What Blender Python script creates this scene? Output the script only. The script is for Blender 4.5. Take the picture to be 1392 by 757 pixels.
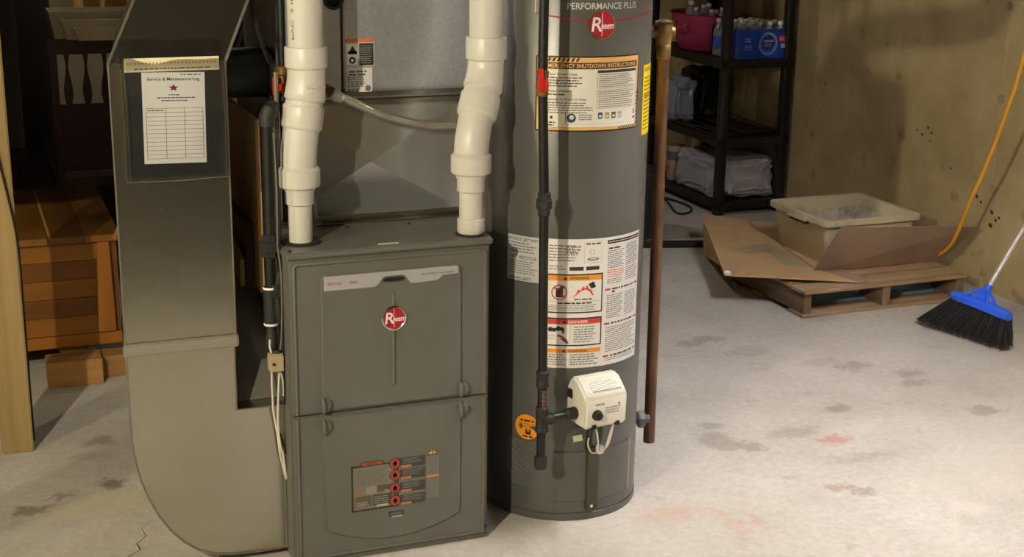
import bpy, bmesh, math, random
from mathutils import Vector, Matrix, noise
for o in list(bpy.data.objects): bpy.data.objects.remove(o)
SC = bpy.context.scene
COL = SC.collection
R = math.radians
random.seed(7)

# ------------------------------------------------------------------ camera
def camera():
    A, P, RO, H = R(21.6), R(15.74), R(.856), 1.78
    fwd = Vector((math.sin(A)*math.cos(P), math.cos(A)*math.cos(P), -math.sin(P)))
    right0 = Vector((math.cos(A), -math.sin(A), 0)); up0 = right0.cross(fwd)
    right = right0*math.cos(RO)+up0*math.sin(RO); up = up0*math.cos(RO)-right0*math.sin(RO)
    cd = bpy.data.cameras.new('camera'); co = bpy.data.objects.new('camera', cd); COL.objects.link(co)
    cd.sensor_width = 36; cd.lens = 1945/1392*36; cd.clip_start = .05; cd.clip_end = 60
    m = Matrix.Identity(4)
    for i, v in enumerate((right, up, -fwd)):
        for j in range(3): m[j][i] = v[j]
    m.translation = (0, 0, H); co.matrix_world = m
    SC.camera = co
camera()
# ------------------------------------------------------------------ world and exposure
SC.view_settings.view_transform = 'Standard'; SC.view_settings.look = 'None'
SC.view_settings.gamma = 1; SC.view_settings.use_curve_mapping = False
SC.view_settings.exposure = 2.15
w = bpy.data.worlds.new('world'); SC.world = w; w.use_nodes = True
w.node_tree.nodes['Background'].inputs[0].default_value = (.9, .95, 1, 1)
w.node_tree.nodes['Background'].inputs[1].default_value = .05
# bulbs of the basement: position, colour, watts of emission strength (built as lamps further down)
BULBS = [((-1.25, .85, 2.34), (1, .895, .66), 5200), ((-2.3, 2.1, 2.34), (1, .91, .64), 1350), ((2.0, 6.3, 2.34), (1, .95, .92), 330)]
SHOP = ((2.65, 2.9, 2.38), (1.0, .96, .99), 46)

# ------------------------------------------------------------------ materials
def lin(c): return tuple(((v/255)/12.92 if v/255 <= .04045 else ((v/255+.055)/1.055)**2.4) for v in c[:3])+(1,)
MATS = {}
def mat(name, col, rough=.5, metal=0, var=0, vscale=6, bump=0, bscale=60, spec=.5, col2=None, coat=0, stretch=None, alpha=None, detail=4):
    if name in MATS: return MATS[name]
    m = bpy.data.materials.new(name); m.use_nodes = True; nt = m.node_tree; b = nt.nodes['Principled BSDF']
    c = lin(col)
    b.inputs['Base Color'].default_value = c; b.inputs['Roughness'].default_value = rough
    b.inputs['Metallic'].default_value = metal; b.inputs['Specular IOR Level'].default_value = spec
    b.inputs['Coat Weight'].default_value = coat
    if alpha is not None: b.inputs['Alpha'].default_value = alpha
    if var or col2 or bump:
        tc = nt.nodes.new('ShaderNodeTexCoord'); mp = nt.nodes.new('ShaderNodeMapping')
        nt.links.new(tc.outputs['Object'], mp.inputs[0])
        if stretch: mp.inputs['Scale'].default_value = stretch
    if var or col2:
        n = nt.nodes.new('ShaderNodeTexNoise'); n.inputs['Scale'].default_value = vscale; n.inputs['Detail'].default_value = detail
        nt.links.new(mp.outputs[0], n.inputs['Vector'])
        r = nt.nodes.new('ShaderNodeValToRGB'); r.color_ramp.elements[0].position = .3; r.color_ramp.elements[1].position = .7
        c2 = lin(col2) if col2 else tuple(min(1, v*(1+var)) for v in c[:3])+(1,)
        c1 = c if col2 else tuple(v*(1-var) for v in c[:3])+(1,)
        r.color_ramp.elements[0].color = c1; r.color_ramp.elements[1].color = c2
        nt.links.new(n.outputs[0], r.inputs[0]); nt.links.new(r.outputs[0], b.inputs['Base Color'])
    if bump:
        n = nt.nodes.new('ShaderNodeTexNoise'); n.inputs['Scale'].default_value = bscale; n.inputs['Detail'].default_value = 5
        nt.links.new(mp.outputs[0], n.inputs['Vector'])
        bp = nt.nodes.new('ShaderNodeBump'); bp.inputs['Strength'].default_value = bump; bp.inputs['Distance'].default_value = .01
        nt.links.new(n.outputs[0], bp.inputs['Height']); nt.links.new(bp.outputs[0], b.inputs['Normal'])
    MATS[name] = m; return m
def wood(name, c1, c2, axis=0, scale=18, rough=.5, bump=.1):
    s = [1, 1, 1]; s[axis] = .06
    return mat(name, c1, rough, 0, 0, scale, bump, scale*2, .4, c2, stretch=s, detail=6)
def galv(name, col=(150, 150, 142), rough=.36, spangle=.12, scale=70, metal=1):
    m = bpy.data.materials.new(name); m.use_nodes = True; nt = m.node_tree; b = nt.nodes['Principled BSDF']
    b.inputs['Metallic'].default_value = metal
    tc = nt.nodes.new('ShaderNodeTexCoord'); v = nt.nodes.new('ShaderNodeTexVoronoi'); v.inputs['Scale'].default_value = scale
    nt.links.new(tc.outputs['Object'], v.inputs['Vector'])
    sx = nt.nodes.new('ShaderNodeSeparateColor'); nt.links.new(v.outputs['Color'], sx.inputs[0])
    mr = nt.nodes.new('ShaderNodeMapRange'); mr.inputs[3].default_value = rough-spangle; mr.inputs[4].default_value = rough+spangle
    nt.links.new(sx.outputs[0], mr.inputs[0]); nt.links.new(mr.outputs[0], b.inputs['Roughness'])
    c = lin(col); mx = nt.nodes.new('ShaderNodeMix'); mx.data_type = 'RGBA'
    mx.inputs[6].default_value = tuple(x*(1-spangle*1.5) for x in c[:3])+(1,); mx.inputs[7].default_value = tuple(min(1, x*(1+spangle*1.5)) for x in c[:3])+(1,)
    nt.links.new(sx.outputs[1], mx.inputs[0]); nt.links.new(mx.outputs[2], b.inputs['Base Color'])
    n = nt.nodes.new('ShaderNodeTexNoise'); n.inputs['Scale'].default_value = 5 if spangle < .025 else 150
    nt.links.new(tc.outputs['Object'], n.inputs['Vector'])
    bp = nt.nodes.new('ShaderNodeBump'); bp.inputs['Strength'].default_value = .06 if spangle < .025 else .05; bp.inputs['Distance'].default_value = .02
    nt.links.new(n.outputs[0], bp.inputs['Height']); nt.links.new(bp.outputs[0], b.inputs['Normal'])
    return m
def film(name, col=(235, 240, 245), gloss=.25, rough=.12, tint=.9, diff=0):
    m = bpy.data.materials.new(name); m.use_nodes = True; nt = m.node_tree; nt.nodes.clear()
    out = nt.nodes.new('ShaderNodeOutputMaterial'); t = nt.nodes.new('ShaderNodeBsdfTransparent'); g = nt.nodes.new('ShaderNodeBsdfGlossy')
    t.inputs[0].default_value = (tint, tint, tint, 1)
    g.inputs['Color'].default_value = lin(col); g.inputs['Roughness'].default_value = rough
    fr = nt.nodes.new('ShaderNodeFresnel'); fr.inputs[0].default_value = 1.45
    ad = nt.nodes.new('ShaderNodeMath'); ad.operation = 'ADD'; ad.inputs[1].default_value = gloss; ad.use_clamp = True
    nt.links.new(fr.outputs[0], ad.inputs[0])
    mx = nt.nodes.new('ShaderNodeMixShader'); nt.links.new(ad.outputs[0], mx.inputs[0]); nt.links.new(t.outputs[0], mx.inputs[1]); nt.links.new(g.outputs[0], mx.inputs[2])
    if diff:
        df = nt.nodes.new('ShaderNodeBsdfDiffuse'); df.inputs[0].default_value = lin(col); m2 = nt.nodes.new('ShaderNodeMixShader'); m2.inputs[0].default_value = diff
        nt.links.new(mx.outputs[0], m2.inputs[1]); nt.links.new(df.outputs[0], m2.inputs[2]); mx = m2
    nt.links.new(mx.outputs[0], out.inputs[0]); return m
def emit(name, col, strength):
    m = bpy.data.materials.new(name); m.use_nodes = True; b = m.node_tree.nodes['Principled BSDF']
    b.inputs['Base Color'].default_value = (.9, .9, .9, 1); b.inputs['Emission Color'].default_value = tuple(col)+(1,); b.inputs['Emission Strength'].default_value = strength
    return m
def cm(c):   # flat print colour
    return mat('print_%02x%02x%02x' % tuple(int(v) for v in c), c, .5, 0)

def concrete_floor():
    m = bpy.data.materials.new('concrete_floor'); m.use_nodes = True; nt = m.node_tree; b = nt.nodes['Principled BSDF']
    b.inputs['Roughness'].default_value = .72; b.inputs['Specular IOR Level'].default_value = .3
    N = nt.nodes.new; L = nt.links.new
    tc = N('ShaderNodeTexCoord')
    def nz(scale, detail=6, rough=.6):
        n = N('ShaderNodeTexNoise'); n.inputs['Scale'].default_value = scale; n.inputs['Detail'].default_value = detail; n.inputs['Roughness'].default_value = rough
        L(tc.outputs['Object'], n.inputs['Vector']); return n
    def ramp(src, p0, c0, p1, c1):
        r = N('ShaderNodeValToRGB'); r.color_ramp.elements[0].position = p0; r.color_ramp.elements[1].position = p1
        r.color_ramp.elements[0].color = c0; r.color_ramp.elements[1].color = c1; L(src, r.inputs[0]); return r
    base = ramp(nz(2.2).outputs[0], .3, lin((182, 177, 168)), .7, lin((206, 201, 194)))
    fine = ramp(nz(38, 9, .8).outputs[0], .33, (.80, .79, .77, 1), .62, (1.05, 1.05, 1.05, 1))
    mu = N('ShaderNodeMix'); mu.data_type = 'RGBA'; mu.blend_type = 'MULTIPLY'; mu.inputs[0].default_value = 1
    L(base.outputs[0], mu.inputs[6]); L(fine.outputs[0], mu.inputs[7]); cur = mu.outputs[2]
    blot = ramp(nz(5.5, 9, .72).outputs[0], .57, (0, 0, 0, 1), .72, (1, 1, 1, 1))
    mx = N('ShaderNodeMix'); mx.data_type = 'RGBA'; f = N('ShaderNodeMath'); f.operation = 'MULTIPLY'; f.inputs[1].default_value = .35
    L(blot.outputs[0], f.inputs[0]); L(f.outputs[0], mx.inputs[0]); L(cur, mx.inputs[6]); mx.inputs[7].default_value = lin((128, 116, 102)); cur = mx.outputs[2]
    # marks of their own shape: muddy footprints, a red brick smear, ochre scrapes
    dn = nz(20, 6, .75); dv = N('ShaderNodeVectorMath'); dv.operation = 'SCALE'; dv.inputs[3].default_value = .17
    sb = N('ShaderNodeVectorMath'); sb.operation = 'SUBTRACT'; sb.inputs[1].default_value = (.5, .5, .5); L(dn.outputs['Color'], sb.inputs[0]); L(sb.outputs[0], dv.inputs[0])
    av = N('ShaderNodeVectorMath'); L(tc.outputs['Object'], av.inputs[0]); L(dv.outputs[0], av.inputs[1])
    mud, red, och, pal = (110, 96, 80), (178, 112, 100), (186, 136, 104), (214, 206, 194)
    spots = [(2.655,4.759,.07,.05,mud,.5),(2.746,4.79,.09,.05,mud,.5),(2.80,4.60,.12,.07,mud,.3),(3.109,4.312,.09,.06,mud,.55),(3.02,4.40,.1,.05,mud,.35),(2.796,3.951,.06,.05,mud,.7),
             (2.247,3.822,.08,.09,mud,.55),(2.32,3.747,.06,.05,mud,.6),(2.30,3.95,.05,.04,mud,.5),(2.52,3.80,.12,.05,mud,.4),(2.626,3.70,.07,.05,red,.8),(2.42,3.378,.05,.035,(140,100,72),.6),(2.475,3.327,.04,.04,mud,.6),
             (3.284,3.766,.07,.055,mud,.65),(3.264,4.18,.07,.05,mud,.6),(3.225,4.082,.08,.05,mud,.5),(2.70,3.12,.07,.06,pal,.7),(2.62,3.55,.16,.04,mud,.3),
             (1.84,3.38,.13,.07,och,.42),(1.98,3.28,.03,.13,och,.4),(2.06,3.24,.02,.09,och,.4),(.357,4.128,.05,.05,(70,62,46),.8),(.119,4.021,.07,.04,(70,62,46),.75),(.20,4.10,.05,.03,mud,.6),(.351,4.487,.06,.04,(120,92,72),.7),(.30,4.37,.09,.04,(140,118,100),.4),
             (.30,3.98,.25,.10,(196,186,146),.5),(2.10,4.30,.3,.2,(150,138,120),.25),(2.9,3.3,.4,.2,pal,.3)]
    for x, y, rx, ry, c, a in spots:
        a *= .75
        s = N('ShaderNodeVectorMath'); s.operation = 'SUBTRACT'; s.inputs[1].default_value = (x, y, 0); L(av.outputs[0], s.inputs[0])
        d = N('ShaderNodeVectorMath'); d.operation = 'MULTIPLY'; d.inputs[1].default_value = (1/rx, 1/ry, 0); L(s.outputs[0], d.inputs[0])
        ln = N('ShaderNodeVectorMath'); ln.operation = 'LENGTH'; L(d.outputs[0], ln.inputs[0])
        mr = N('ShaderNodeMapRange'); mr.inputs[1].default_value = .55; mr.inputs[2].default_value = 1.05; mr.inputs[3].default_value = a; mr.inputs[4].default_value = 0
        L(ln.outputs['Value'], mr.inputs[0])
        mx = N('ShaderNodeMix'); mx.data_type = 'RGBA'; L(mr.outputs[0], mx.inputs[0]); L(cur, mx.inputs[6]); mx.inputs[7].default_value = lin(c); cur = mx.outputs[2]
    L(cur, b.inputs['Base Color'])
    bp = N('ShaderNodeBump'); bp.inputs['Strength'].default_value = .12; bp.inputs['Distance'].default_value = .01
    L(nz(30, 8).outputs[0], bp.inputs['Height']); L(bp.outputs[0], b.inputs['Normal'])
    return m
def concrete_wall():
    m = mat('concrete_wall', (158, 139, 101), .9, 0, 0, 3.2, .25, 26, .2, (188, 169, 128), detail=8)
    nt = m.node_tree; b = nt.nodes['Principled BSDF']; N = nt.nodes.new; L = nt.links.new
    src = b.inputs['Base Color'].links[0].from_socket
    tc = [n for n in nt.nodes if n.type == 'TEX_COORD'][0]
    n = N('ShaderNodeTexNoise'); n.inputs['Scale'].default_value = 9; n.inputs['Detail'].default_value = 8; L(tc.outputs['Object'], n.inputs['Vector'])
    r = N('ShaderNodeValToRGB'); r.color_ramp.elements[0].position = .62; r.color_ramp.elements[1].position = .74
    r.color_ramp.elements[0].color = (0, 0, 0, 1); r.color_ramp.elements[1].color = (.55, .55, .55, 1); L(n.outputs[0], r.inputs[0])
    mx = N('ShaderNodeMix'); mx.data_type = 'RGBA'; L(r.outputs[0], mx.inputs[0]); L(src, mx.inputs[6]); mx.inputs[7].default_value = lin((104, 88, 60)); L(mx.outputs[2], b.inputs['Base Color'])
    return m

M = dict(
    floor=concrete_floor(), wall=concrete_wall(),
    ceil=mat('ceiling_boards', (48, 40, 30), .9, 0, .15, 4), drywall=mat('partition_board', (120, 108, 88), .9, 0, .08, 5),
    furnace=mat('furnace_enamel', (99, 98, 92), .42, 0, .04, 9, .03, 300, .45), furnace_dark=mat('furnace_shadow_gap', (34, 34, 32), .7),
    tank=mat('tank_enamel', (86, 85, 82), .3, 0, .04, 5, .015, 200, .5), silver=mat('silver_trim', (196, 194, 198), .3, .45),
    chrome=mat('chrome', (225, 225, 225), .15, 1), red=mat('badge_red', (172, 22, 34), .3), white_print=cm((240, 238, 236)), black=mat('black_plastic', (20, 20, 20), .5),
    rubber=mat('black_rubber', (26, 26, 25), .7), pvc=mat('white_pvc', (204, 201, 193), .35, 0, .02, 8, .01, 80),
    iron=mat('black_iron_pipe', (36, 37, 35), .4, .35, .25, 14, .2, 90), fitting=mat('malleable_fitting', (46, 46, 44), .6, .3, .2, 20, .3, 120),
    brass=mat('brass', (124, 100, 58), .5, .6, .35, 22, .1, 90), copper=mat('aged_copper', (108, 78, 58), .5, .6, .22, 9), handle_red=mat('red_lever', (206, 44, 26), .4),
    galv=galv('galvanised_duct', (186, 182, 170), .24, .01, 160), spang=galv('spangled_coil_case', (214, 219, 232), .33, .045, 150, .8),
    flat=galv('cross_broken_plenum', (204, 206, 210), .25, .002, 160, .86),
    darkduct=mat('black_round_duct', (40, 42, 42), .45, .2, .1, 6), paper=mat('paper', (232, 230, 226), .7, 0, .02, 20), cream=mat('booklet_paper', (226, 214, 176), .7),
    film=film('clear_plastic_film', gloss=.05, rough=.12, tint=.93), tubing=film('clear_vinyl_tubing', (205, 195, 180), .35, .15, .85),
    shelf=mat('black_shelf_plastic', (20, 20, 19), .42, 0, .15, 20), card=mat('cardboard', (186, 154, 112), .85, 0, .09, 6, .06, 120), card2=mat('cardboard_inner', (150, 126, 108), .85, 0, .07, 6, .06, 120),
    pallet=wood('pallet_wood', (132, 106, 80), (176, 148, 116), 0, 16, .85, .3), pallet_y=wood('pallet_wood_side', (96, 78, 58), (134, 110, 84), 1, 16, .85, .3),
    tub=mat('translucent_tub', (206, 194, 160), .4, 0, .03, 5), crumple=mat('crumpled_plastic', (176, 168, 150), .4, 0, .15, 14, .5, 30),
    blue=mat('broom_blue', (38, 92, 226), .4), bristle=mat('black_bristle', (26, 26, 28), .6), bristle_grey=mat('grey_bristle_tip', (72, 72, 76), .6), handle=mat('grey_broom_handle', (190, 186, 180), .35, .3),
    yellow=mat('yellow_cord', (232, 170, 20), .45), post=wood('post_lumber', (138, 114, 74), (164, 140, 96), 2, 26, .8, .2),
    cedar=wood('cedar_front', (92, 52, 14), (148, 96, 28), 0, 9, .38, .05), cedar_dark=wood('cedar_front_dark', (76, 42, 13), (124, 76, 24), 0, 9, .38, .05), cedar_y=wood('cedar_lid', (98, 60, 20), (142, 96, 34), 1, 8, .38, .05), cedar_z=wood('cedar_upright', (112, 66, 20), (158, 102, 38), 2, 9, .38, .05),
    cedar_yd=wood('cedar_lid_dark', (82, 49, 16), (122, 78, 27), 1, 8, .38, .05), cedar_edge=wood('cedar_pale_streak', (178, 122, 56), (200, 146, 74), 1, 8, .4, .05),
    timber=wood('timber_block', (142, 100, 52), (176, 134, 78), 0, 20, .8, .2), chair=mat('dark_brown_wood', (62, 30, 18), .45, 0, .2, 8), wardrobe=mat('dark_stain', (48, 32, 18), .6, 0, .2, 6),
    bin=mat('cream_bin', (206, 192, 158), .6), water=film('clear_bottle', (225, 228, 230), .22, .1, .85, .22), cap=mat('white_cap', (232, 230, 226), .4), wrap=mat('blue_shrink_wrap', (26, 70, 176), .25, 0, .25, 10), pink=mat('pink_tub', (176, 58, 96), .35, 0, .06, 6),
    bag=mat('plastic_wrap_bag', (186, 184, 190), .32, 0, .1, 9, .25, 14), bag2=mat('blue_grey_bag', (146, 152, 166), .4, 0, .1, 9, .3, 14), blackbag=mat('black_bag', (16, 16, 16), .3, 0, 0, 6, .4, 20), wire=mat('dark_wire', (96, 82, 58), .35, .9),
    beige=mat('beige_box', (176, 160, 128), .6), white_cable=mat('white_cable', (214, 206, 190), .5), dull_cable=mat('dull_cable', (112, 106, 94), .6), black_cable=mat('black_cable', (16, 16, 16), .5), boxcard=mat('brown_box', (186, 148, 104), .85, 0, .12, 5, .08, 60),
    ply=wood('plywood', (176, 140, 88), (200, 166, 112), 0, 12, .8, .1), olive=mat('olive_shield', (70, 68, 52), .5, .3), grey_plastic=mat('grey_plastic', (104, 106, 110), .55), gc=mat('control_white', (222, 218, 206), .4), steel=mat('dark_steel', (78, 76, 72), .4, .8),
    porcelain=mat('porcelain', (230, 228, 220), .3), orange=cm((236, 148, 28)), tan=mat('rusty_wood', (170, 96, 42), .7, 0, .15, 8), greybox=mat('grey_box', (150, 146, 138), .7), cloth=mat('ochre_cloth', (206, 166, 88), .9, 0, .2, 9),
)

# ------------------------------------------------------------------ mesh builder
ORG = {}
class G:
    def __init__(s): s.v = []; s.f = []; s.m = []; s.mats = []
    def mi(s, m):
        if m is None: return 0
        if m not in s.mats: s.mats.append(m)
        return s.mats.index(m)
    def add(s, vs, fs, m=None):
        k = len(s.v); i = s.mi(m); s.v += [tuple(v) for v in vs]
        for f in fs: s.f.append([k+a for a in f]); s.m.append(i)
        return s
    def box(s, x0, x1, y0, y1, z0, z1, m=None, xf=None):
        vs = [Vector((x, y, z)) for x in (x0, x1) for y in (y0, y1) for z in (z0, z1)]
        if xf: vs = [xf @ v for v in vs]
        return s.add(vs, [(0,1,3,2),(4,6,7,5),(0,4,5,1),(2,3,7,6),(0,2,6,4),(1,5,7,3)], m)
    def prism(s, out, a, b, axis=1, m=None, fn=None):
        """outline of 2-D points extruded along axis from a to b; outline axes are the other two in order"""
        n = len(out); vs = []
        for t in (a, b):
            for p in out:
                v = [p[0], p[1]]; v.insert(axis, t); v = Vector(v)
                vs.append(fn(v) if fn else v)
        fs = [tuple(range(n)), tuple(range(2*n-1, n-1, -1))]+[(i, i+n, (i+1) % n+n, (i+1) % n) for i in range(n)]
        return s.add(vs, fs, m)
    def tube(s, path, r, n=12, m=None, caps=True, flat=False):
        P = [Vector(p) for p in path]; rs = r if isinstance(r, (list, tuple)) else [r]*len(P)
        vs = []; T = []
        for i in range(len(P)):
            a = P[max(0, i-1)]; b = P[min(len(P)-1, i+1)]; t = (b-a)
            if t.length < 1e-9: t = T[-1] if T else Vector((0, 0, 1))
            T.append(t.normalized())
        up = Vector((0, 0, 1)) if abs(T[0].z) < .9 else Vector((0, 1, 0))
        u = T[0].cross(up).normalized()
        for i, p in enumerate(P):
            u = (u-T[i]*u.dot(T[i])).normalized(); w_ = T[i].cross(u)
            for k in range(n):
                a = 2*math.pi*k/n; vs.append(p+(u*math.cos(a)+w_*math.sin(a))*rs[i])
        fs = [(i*n+k, i*n+(k+1) % n, (i+1)*n+(k+1) % n, (i+1)*n+k) for i in range(len(P)-1) for k in range(n)]
        if caps: fs += [tuple(range(n-1, -1, -1)), tuple((len(P)-1)*n+k for k in range(n))]
        return s.add(vs, fs, m)
    def lathe(s, prof, c=(0, 0, 0), n=32, m=None, xf=None, caps=True):
        vs = []; c = Vector(c)
        for r, z in prof:
            for k in range(n):
                a = 2*math.pi*k/n; v = Vector((r*math.cos(a), r*math.sin(a), z)); vs.append((xf @ v if xf else v)+c)
        fs = [(i*n+k, i*n+(k+1) % n, (i+1)*n+(k+1) % n, (i+1)*n+k) for i in range(len(prof)-1) for k in range(n)]
        if caps: fs += [tuple(range(n-1, -1, -1)), tuple((len(prof)-1)*n+k for k in range(n))]
        return s.add(vs, fs, m)
    def grid(s, nx, ny, fn, m=None):
        vs = [fn(i/nx, j/ny) for j in range(ny+1) for i in range(nx+1)]
        fs = [(j*(nx+1)+i, j*(nx+1)+i+1, (j+1)*(nx+1)+i+1, (j+1)*(nx+1)+i) for j in range(ny) for i in range(nx)]
        return s.add(vs, fs, m)
    def mesh(s, name, mt=None, off=Vector((0, 0, 0)), smooth=True, bevel=0, segs=2, fixn=True, angle=35):
        me = bpy.data.meshes.new(name)
        me.from_pydata([Vector(v)-off for v in s.v], [], s.f)
        mats = ([mt] if mt else [])+[x for x in s.mats if x is not mt]
        for x in mats: me.materials.append(x)
        if s.mats:
            base = {i: mats.index(x) for i, x in enumerate(s.mats)}
            for p, i in zip(me.polygons, s.m): p.material_index = base[i]
        if fixn or bevel:
            bm = bmesh.new(); bm.from_mesh(me)
            if fixn: bmesh.ops.recalc_face_normals(bm, faces=bm.faces)
            if bevel:
                es = [e for e in bm.edges if len(e.link_faces) == 2 and e.calc_face_angle(0) > R(30)]
                bmesh.ops.bevel(bm, geom=es, offset=bevel, segments=segs, affect='EDGES', clamp_overlap=True)
            bm.to_mesh(me); bm.free()
        if smooth:
            me.shade_smooth(); me.set_sharp_from_angle(angle=R(angle))
        me.update(); return me
def link(o, parent=None):
    COL.objects.link(o)
    if parent: o.parent = parent
    return o
def tag(o, label=None, cat=None, group=None, kind=None):
    if label: o['label'] = label
    if cat: o['category'] = cat
    if group: o['group'] = group
    if kind: o['kind'] = kind
    return o
def thing(name, loc, label, cat, group=None):
    o = bpy.data.objects.new(name, None); o.empty_display_size = .1; link(o); o.location = loc; ORG[o.name] = Vector(loc)
    return tag(o, label, cat, group)
def part(name, g, mt, parent=None, label=None, **kw):
    """a mesh object; world coordinates in g. Parts keep their parent's origin, top-level meshes sit at their base centre"""
    if parent is not None: off = ORG[parent.name]
    else:
        xs = [v[0] for v in g.v]; ys = [v[1] for v in g.v]; zs = [v[2] for v in g.v]
        off = Vector(((min(xs)+max(xs))/2, (min(ys)+max(ys))/2, min(zs)))
    me = g.mesh(name, mt, off, **kw)
    o = bpy.data.objects.new(name, me); link(o, parent)
    if parent is None: o.location = off
    ORG[o.name] = off
    if label: o['label'] = label
    return o
def inst(name, me, parent, loc, rot=(0, 0, 0), scale=None):
    o = bpy.data.objects.new(name, me); link(o, parent); o.location = Vector(loc)-(ORG[parent.name] if parent else Vector((0, 0, 0)))
    o.rotation_euler = rot
    if scale: o.scale = scale
    ORG[o.name] = Vector(loc); return o
def struct(name, g, mt, **kw):
    o = part(name, g, mt, None, **kw); o['kind'] = 'structure'; return o
def bez(pts, n=8):
    """Catmull-Rom through the points"""
    P = [Vector(p) for p in pts]; out = []
    for i in range(len(P)-1):
        p0 = P[max(0, i-1)]; p1 = P[i]; p2 = P[i+1]; p3 = P[min(len(P)-1, i+2)]
        for k in range(n):
            t = k/n
            out.append(.5*((2*p1)+(-p0+p2)*t+(2*p0-5*p1+4*p2-p3)*t*t+(-p0+3*p1-3*p2+p3)*t**3))
    return out+[P[-1]]
def rrect(x0, x1, z0, z1, r, n=4):
    o = []
    for cx, cz, a in ((x1-r, z1-r, 0), (x0+r, z1-r, 90), (x0+r, z0+r, 180), (x1-r, z0+r, 270)):
        for k in range(n+1): t = R(a+90*k/n); o.append((cx+r*math.cos(t), cz+r*math.sin(t)))
    return o
# ------------------------------------------------------------------ printed labels
_font = {}
def glyphs(txt):
    if txt in _font: return _font[txt]
    cu = bpy.data.curves.new('t', 'FONT'); cu.body = txt; cu.size = 1; cu.resolution_u = 3; cu.offset = .012
    ob = bpy.data.objects.new('t', cu); COL.objects.link(ob)
    dg = bpy.context.evaluated_depsgraph_get(); ev = ob.evaluated_get(dg); me = ev.to_mesh()
    r = ([(v.co.x, v.co.y) for v in me.vertices], [tuple(p.vertices) for p in me.polygons]); ev.to_mesh_clear()
    bpy.data.objects.remove(ob); bpy.data.curves.remove(cu)
    _font[txt] = r; return r
class Label:
    """flat print in (s,t); fn(s,t,n) places it on a plane or round a cylinder"""
    def __init__(self, fn, step=.012): self.g = G(); self.fn = fn; self.step = step; self.l = 0
    def rect(self, s0, t0, s1, t1, c, n=0):
        k = max(1, int(abs(s1-s0)/self.step+.99)); vs = []
        for i in range(k+1):
            s = s0+(s1-s0)*i/k; vs += [self.fn(s, t0, n), self.fn(s, t1, n)]
        self.g.add(vs, [(2*i, 2*i+2, 2*i+3, 2*i+1) for i in range(k)], cm(c) if isinstance(c, tuple) else c)
    def frame(self, s0, t0, s1, t1, w_, c, n=0):
        self.rect(s0, t0, s1, t0+w_, c, n); self.rect(s0, t1-w_, s1, t1, c, n); self.rect(s0, t0, s0+w_, t1, c, n); self.rect(s1-w_, t0, s1, t1, c, n)
    def poly(self, pts, c, n=0): self.g.add([self.fn(s, t, n) for s, t in pts], [tuple(range(len(pts)))], cm(c) if isinstance(c, tuple) else c)
    def disc(self, s, t, r, c, n=0, k=28, ry=None):
        ry = ry or r; vs = [self.fn(s, t, n)]+[self.fn(s+r*math.cos(2*math.pi*i/k), t+ry*math.sin(2*math.pi*i/k), n) for i in range(k)]
        self.g.add(vs, [(0, 1+i, 1+(i+1) % k) for i in range(k)], cm(c) if isinstance(c, tuple) else c)
    def ring(self, s, t, r, w_, c, n=0, k=28, ry=None):
        ry = ry or r; vs = []
        for i in range(k): a = 2*math.pi*i/k; vs += [self.fn(s+r*math.cos(a), t+ry*math.sin(a), n), self.fn(s+(r-w_)*math.cos(a), t+(ry-w_)*math.sin(a), n)]
        self.g.add(vs, [(2*i, 2*((i+1) % k), 2*((i+1) % k)+1, 2*i+1) for i in range(k)], cm(c) if isinstance(c, tuple) else c)
    def text(self, txt, s, t, h, c, n=0, width=None, align='l', shear=0):
        vs, fs = glyphs(txt)
        if not vs: return
        x0 = min(v[0] for v in vs); x1 = max(v[0] for v in vs); kx = width/(x1-x0) if width else h/.72
        ky = h/.72; off = {'l': 0, 'c': -(x1-x0)*kx/2, 'r': -(x1-x0)*kx}[align]
        self.g.add([self.fn(s+off+(v[0]-x0)*kx+shear*v[1]*ky, t+v[1]*ky, n) for v in vs], fs, cm(c) if isinstance(c, tuple) else c)
    def lines(self, s0, t0, s1, t1, rows, c, n=0, fill=.5, seed=1, ragged=.25):
        """a paragraph too small to read: word-length strokes"""
        rnd = random.Random(seed); dt = (t1-t0)/rows
        for i in range(rows):
            y = t1-(i+.5)*dt; h = dt*fill/2; s = s0; end = s1-(s1-s0)*ragged*rnd.random()
            while s < end:
                wl = min(end-s, dt*fill*rnd.uniform(1.2, 4.5))
                self.rect(s, y-h, s+wl, y+h, c, n); s += wl+dt*fill*.7
    def build(self, name, parent, label=None): return part(name, self.g, None, parent, label, smooth=False, fixn=False)

# ================================================================== the setting
WX, BY, CZ = 4.29, 8.4, 2.52
g = G(); g.box(-3.4, WX+.2, -6, BY+.2, -.12, 0); fl = struct('floor', g, M['floor'], smooth=False)
fl.location = (0, 0, 0); fl.data.transform(Matrix.Translation((( -3.4+WX+.2)/2, (-6+BY+.2)/2, -.12))); ORG[fl.name] = Vector((0, 0, 0))
tag(fl, 'worn grey concrete basement floor with mud marks', 'floor')
g = G(); g.box(WX, WX+.2, -6, BY+.2, 0, CZ); wr = struct('wall_right', g, M['wall'], smooth=False); tag(wr, 'poured concrete wall with vertical form seams', 'wall')
g = G(); g.box(-3.4, WX, BY, BY+.2, 0, CZ); tag(struct('wall_back', g, M['wall'], smooth=False), 'dark concrete wall at the far end', 'wall')
g = G(); g.box(-3.6, -3.4, -6, BY+.2, 0, CZ); tag(struct('wall_left', g, M['wall'], smooth=False), 'concrete wall beyond the left edge', 'wall')
g = G(); g.box(-3.6, WX+.2, -6.2, -6, 0, CZ); tag(struct('wall_front', g, M['wall'], smooth=False), 'concrete wall behind the viewer', 'wall')
g = G(); g.box(-3.6, WX+.2, -6.2, BY+.2, CZ, CZ+.1); tag(struct('ceiling', g, M['ceil'], smooth=False), 'unfinished wooden basement ceiling', 'ceiling')
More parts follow.
